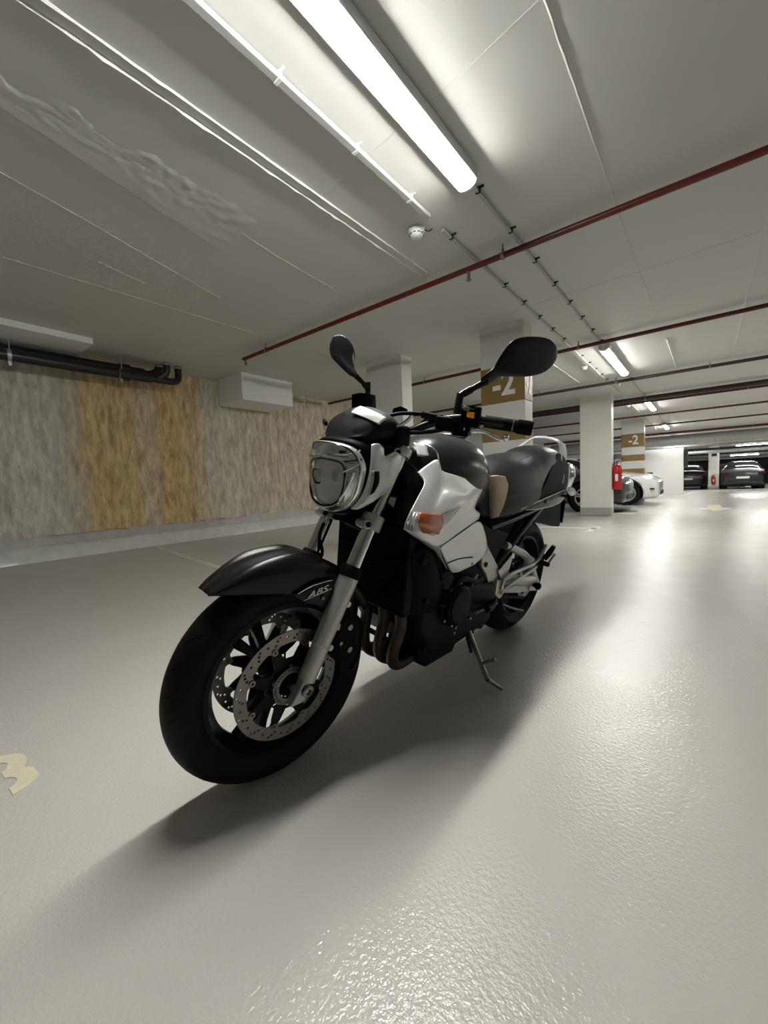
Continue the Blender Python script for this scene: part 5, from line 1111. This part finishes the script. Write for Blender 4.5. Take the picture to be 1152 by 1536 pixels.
o = MB().lathe([(0, 0), (.011, 0), (.011, .012), (.018, .016), (.018, .034), (.008, .040), (0, .040)], (-1.4354,0.142,0.2877), (0, 1, 0), 20).build('stand_spool', M['plastic'], bike)
MB().cyl((-1.44, -.14, .315), (-1.44, .14, .315), .012, n=16).build('rear_axle', M['steel'], bike)
q = MB(); lp = []
for i in range(44*2):
    a = 2*math.pi*i/88; r_ = .108 if i % 2 else .115; lp.append((r_*math.cos(a), r_*math.sin(a)))
V, F = curve2d([lp, circ(.045, 32)] + [circ(.016, 14, (.075*math.cos(2*math.pi*i/5), .075*math.sin(2*math.pi*i/5))) for i in range(5)], .006)
MB().add(place_vf(V, (-1.44, .098, .315), (1, 0, 0), (0, 0, 1), (0, -1, 0)), F).build('sprocket', M['steel'], bike)
q = MB()
for z0, z1 in ((.455, .428), (.325, .202)):
    q.bar((-.93, .098, z0 if z0 > .4 else .34), (-1.44, .098, z1), .016, .012)
q.build('drive_chain', M['engine'], bike)
MB().lathe([(.068, -.002), (.11, -.002), (.11, .002), (.068, .002)], (-1.44, -.075, .315), (0, 1, 0), 48, closed=True).build('rear_brake_disc', M['steel'], bike)
MB().tube([(-1.16, .12, .50), (-1.24, .12, .53), (-1.30, .11, .56)], .006, 8).build('chain_guard', M['plastic'], bike)
# ---- rear shock area / black rear hugger
rows = []
for i in range(7):
    a = R(60 + 75*i/6); rr_ = .345; rows.append([(-1.44 + rr_*math.cos(a), v, .315 + (rr_ - abs(v)*.25)*math.sin(a)) for v in (-.10, -.05, 0, .05, .10)])
MB().cyl((-1.05, -.02, .40), (-1.00, -.02, .64), .04, n=18).build('rear_shock', M['plastic'], bike)
# ---- subframe
for s in (1, -1):
    f_ = (lambda p: p) if s > 0 else (lambda p: V3((p.x, -p.y, p.z)))
    q = MB().tube([(-0.9937,0.120,0.4572),(-1.0661,0.122,0.4940),(-1.1629,0.124,0.5552),(-1.2894,0.122,0.6237),(-1.4699,0.110,0.6936)], .016, 12, 4)
    q.tube([(-0.9332,0.118,0.6436),(-1.0678,0.124,0.6568),(-1.2669,0.124,0.6787),(-1.5048,0.115,0.7060)], .013, 12, 4)
    q.xf(f_).build('subframe_rail', M['satin'], bike)
q = MB().prism([(-0.8132,0.140,0.6887),(-0.9100,0.130,0.6488),(-1.1253,0.120,0.5972),(-1.0475,0.125,0.5410),(-0.9927,0.130,0.4815),(-0.8789,0.140,0.5902)], (0, -.03, 0)); q.build('frame_junction', M['plastic'], bike, bevel=.006)
MB().prism([(-.95, -.10, .50), (-.93, -.10, .74), (-1.10, -.10, .72), (-1.25, -.10, .74), (-1.22, -.10, .62), (-1.05, -.10, .50)], (0, .20, 0)).build('air_box', M['plastic'], bike, bevel=.02)
# ---- seat
def se(u, top, hw, bot, sq=.6, dip=0, cr=.022):
    h_ = [(hw*.5, top - cr*.30), (hw*.84, top - cr), (hw*1.02, top - cr*2.1 - .012), (hw*.98, top - (top - bot)*.62), (hw*.9, bot)]
    return [(u, 0, top - dip)] + [(u, a, b) for a, b in h_] + [(u, 0, bot)] + [(u, -a, b) for a, b in h_[::-1]]
seat = loft([se(-.905, .825, .075, .700, cr=.02), se(-.935, .865, .095, .680, cr=.035), se(-1.00, .905, .125, .675, cr=.055), se(-1.10, .938, .152, .690, cr=.062), se(-1.20, .952, .163, .705, cr=.062), se(-1.30, .958, .158, .720, cr=.055), se(-1.37, .966, .145, .735, cr=.045), se(-1.43, .985, .132, .750, cr=.035), se(-1.50, 1.0, .122, .775, cr=.030), se(-1.62, 1.0, .108, .80, cr=.030), se(-1.70, .985, .09, .83), se(-1.73, .95, .07, .85)], 'seat', M['leather'], bike, n=4, nr=4, sharp=60)
rows = [[(-0.9013,0.095,0.8517),(-0.8948,0.118,0.8627),(-0.9135,0.134,0.8670),(-0.9444,0.148,0.8628)], [(-0.9135,0.098,0.8243),(-0.9126,0.124,0.8360),(-0.9322,0.143,0.8379),(-0.9584,0.160,0.8312)], [(-0.9258,0.100,0.7825),(-0.9182,0.127,0.7925),(-0.9324,0.146,0.7946),(-0.9534,0.162,0.7933)], [(-0.9405,0.102,0.7312),(-0.9313,0.124,0.7413),(-0.9365,0.142,0.7440),(-0.9501,0.156,0.7426)], [(-0.9556,0.104,0.6787),(-0.9493,0.116,0.6845),(-0.9485,0.128,0.6898),(-0.9534,0.140,0.6945)]]
pan = patch(rows, 'seat_side_panel', M['beige'], seat, .006, mir=True)
MB().tube([(-1.1991,0.030,0.9533),(-1.1771,0.060,0.9339),(-1.1918,0.080,0.9268),(-1.2157,0.100,0.9350),(-1.2318,0.110,0.9484)], .0015, 6).build('seat_seam', M['rubber'], seat)
# ---- tail
rows = [[(-1.5910,0.105,0.9687),(-1.6690,0.102,0.9632),(-1.7566,0.098,0.9277),(-1.8084,0.095,0.8901)], [(-1.4645,0.128,0.8844),(-1.5845,0.122,0.8725),(-1.7190,0.112,0.8517),(-1.8019,0.104,0.8342)], [(-1.3544,0.145,0.7967),(-1.4745,0.142,0.7880),(-1.6199,0.130,0.7803),(-1.7506,0.116,0.7767)], [(-1.2360,0.150,0.7492),(-1.3461,0.148,0.7552),(-1.4675,0.142,0.7611),(-1.6485,0.128,0.7716)], [(-1.1254,0.148,0.7135),(-1.2171,0.149,0.7252),(-1.3340,0.146,0.7360),(-1.5004,0.138,0.7484)]]
tail = patch(rows, 'tail_cowl', M['plastic'], bike, .005, mir=True)
rows = [[(-1.1306,0.152,0.7123),(-1.2961,0.152,0.7362),(-1.4967,0.145,0.7566),(-1.7362,0.122,0.7706)], [(-1.1900,0.154,0.7079),(-1.3146,0.156,0.7227),(-1.4927,0.150,0.7335),(-1.7509,0.124,0.7476)], [(-1.2750,0.150,0.7005),(-1.3889,0.152,0.7002),(-1.5431,0.146,0.7015),(-1.7237,0.124,0.7152)]]
tr_ = patch(rows, 'tail_trim', M['satin'], bike, .006, mir=True)
MB().tube([(-1.1279,0.156,0.7147),(-1.2836,0.157,0.7378),(-1.4830,0.150,0.7581),(-1.7243,0.126,0.7717)], .0022, 8).build('trim_edge', M['alu'], tr_)
MB().tube([(-1.1905,0.154,0.7063),(-1.2802,0.154,0.7024),(-1.3811,0.155,0.7013),(-1.5261,0.149,0.7015),(-1.6943,0.128,0.7101),(-1.7543,0.124,0.7399)], .0018, 8).build('trim_edge', M['alu'], tr_)
MB().lathe([(0, 0), (.011, 0), (.011, .005), (.005, .007), (0, .005)], (-1.3976,0.160,0.7343), (0, 1, 0), 16).build('screw', M['steel'], tr_)
V, F = text_vf('GSR', .052, .0008, shear=.2)
c0 = V3((-1.6936,0.118,0.8710)); c1 = V3((-1.6533,0.130,0.7935)); c2 = V3((-1.5908,0.126,0.8764)); ax = (c0 - c1).normalized(); nn = ax.cross(c2 - c0).normalized(); nn = nn if nn.y > 0 else -nn; ay = nn.cross(ax)
MB().add(place_vf(V, c0.lerp(c1, .5) + nn*.004, ax*.62, ay*.6, nn), F).build('tail_lettering', M['decal'], tail, smooth=False)
# tail core
loft([se(-1.35, .86, .12, .72), se(-1.55, .93, .115, .77), se(-1.70, .95, .10, .80), se(-1.80, .95, .08, .82), se(-1.84, .93, .06, .83)], 'tail_body', M['plastic'], bike, n=3, nr=3)
rows = [[(-1.8209,0.088,0.9198),(-1.9467,0.070,0.9070),(-2.0509,0.050,0.8889)], [(-1.8211,0.096,0.8673),(-1.9403,0.080,0.8564),(-2.0597,0.060,0.8443)], [(-1.8183,0.102,0.8106),(-1.9071,0.088,0.8023),(-2.0057,0.070,0.8053)], [(-1.7902,0.108,0.7624),(-1.8532,0.098,0.7582),(-1.9226,0.084,0.7692)]]
patch(rows, 'tail_lamp', M['chrome'], bike, .01, mir=True, n1=3)
gr = MB().tube([(-1.4848,-0.065,0.9807),(-1.6104,-0.085,1.0110),(-1.7072,-0.085,1.0416),(-1.7082,-0.040,1.0497),(-1.6465,0.030,1.0450),(-1.6124,0.080,1.0356),(-1.6221,0.100,1.0181),(-1.6429,0.104,0.9769),(-1.6526,0.104,0.9309)], .0085, 12)
g_ = gr.build('grab_rail', M['silver'], bike)
q = MB().prism([(-1.6257,0.100,1.0322),(-1.7320,0.085,1.0215),(-1.7878,0.080,0.9863),(-1.7911,0.085,0.9344),(-1.6744,0.102,0.9273)], (0, .004, 0)); q.build('rail_end', M['alu'], g_, bevel=.003)
# rear indicators, plate holder
for s in (1, -1):
    f_ = (lambda p: p) if s > 0 else (lambda p: V3((p.x, -p.y, p.z)))
    c_ = V3((-1.7618,0.150,0.7660)); q = MB().sphere((0, 0, 0), .028, (1.4, .8, .75)); q.xf(lambda p: f_(Matrix.Rotation(R(-28), 3, 'Y') @ p + c_)); o = q.build('rear_indicator', M['lens'], bike)
    MB().cyl(V3((-1.7094,0.150,0.7425)), V3((-1.8674,0.080,0.7192)), .008, n=10).xf(f_).build('indicator_stalk', M['rubber'], o)
q = MB().prism([(-1.4425,0.080,0.6166),(-1.5244,0.080,0.6736),(-1.8371,0.080,0.6892),(-1.8768,0.080,0.5445),(-1.8577,0.080,0.5384),(-1.7586,0.080,0.5515),(-1.5821,0.080,0.5878)], (0, -.16, 0)); ph = q.build('mudguard', M['plastic'], bike, bevel=.004)
MB().box((-1.90, -.09, .56), (-1.885, .085, .70)).build('plate_backing', M['plastic'], ph)
# ---- side stand
foot = V3((-0.8036,0.318,0.0589)); hinge = V3((-0.7927,0.155,0.2337)); bend = V3((-0.7416,0.285,0.1087))
q = MB().tube([hinge, hinge.lerp(bend, .5), bend], [.012, .010, .009], 12, 3); q.tube([bend, foot], [.010, .007], 10, 1)
ss = q.build('side_stand', M['steel'], bike)
MB().tube([V3((-0.7415,0.250,0.1562)), V3((-0.7537,0.275,0.1744)), V3((-0.7542,0.300,0.1942))], .0055, 8, 2).build('stand_prong', M['steel'], ss)
q = MB(); a = V3((-0.8176,0.130,0.2094)); b = V3((-0.7891,0.180,0.1547))
pts = []
for i in range(90):
    t = i/89; p = a.lerp(b, t); an = t*2*math.pi*14; pts.append(p + V3((math.cos(an), math.sin(an)*.7, 0))*.0075)
q.tube(pts, .0018, 6, 1); q.build('stand_spring', M['engine'], ss)
q = MB().prism([(-0.7527,0.140,0.2778),(-0.8062,0.150,0.2800),(-0.8444,0.155,0.2110),(-0.7908,0.150,0.2088),(-0.7607,0.140,0.2379)], (0, -.03, 0)); q.build('stand_bracket', M['engine'], bike, bevel=.004)
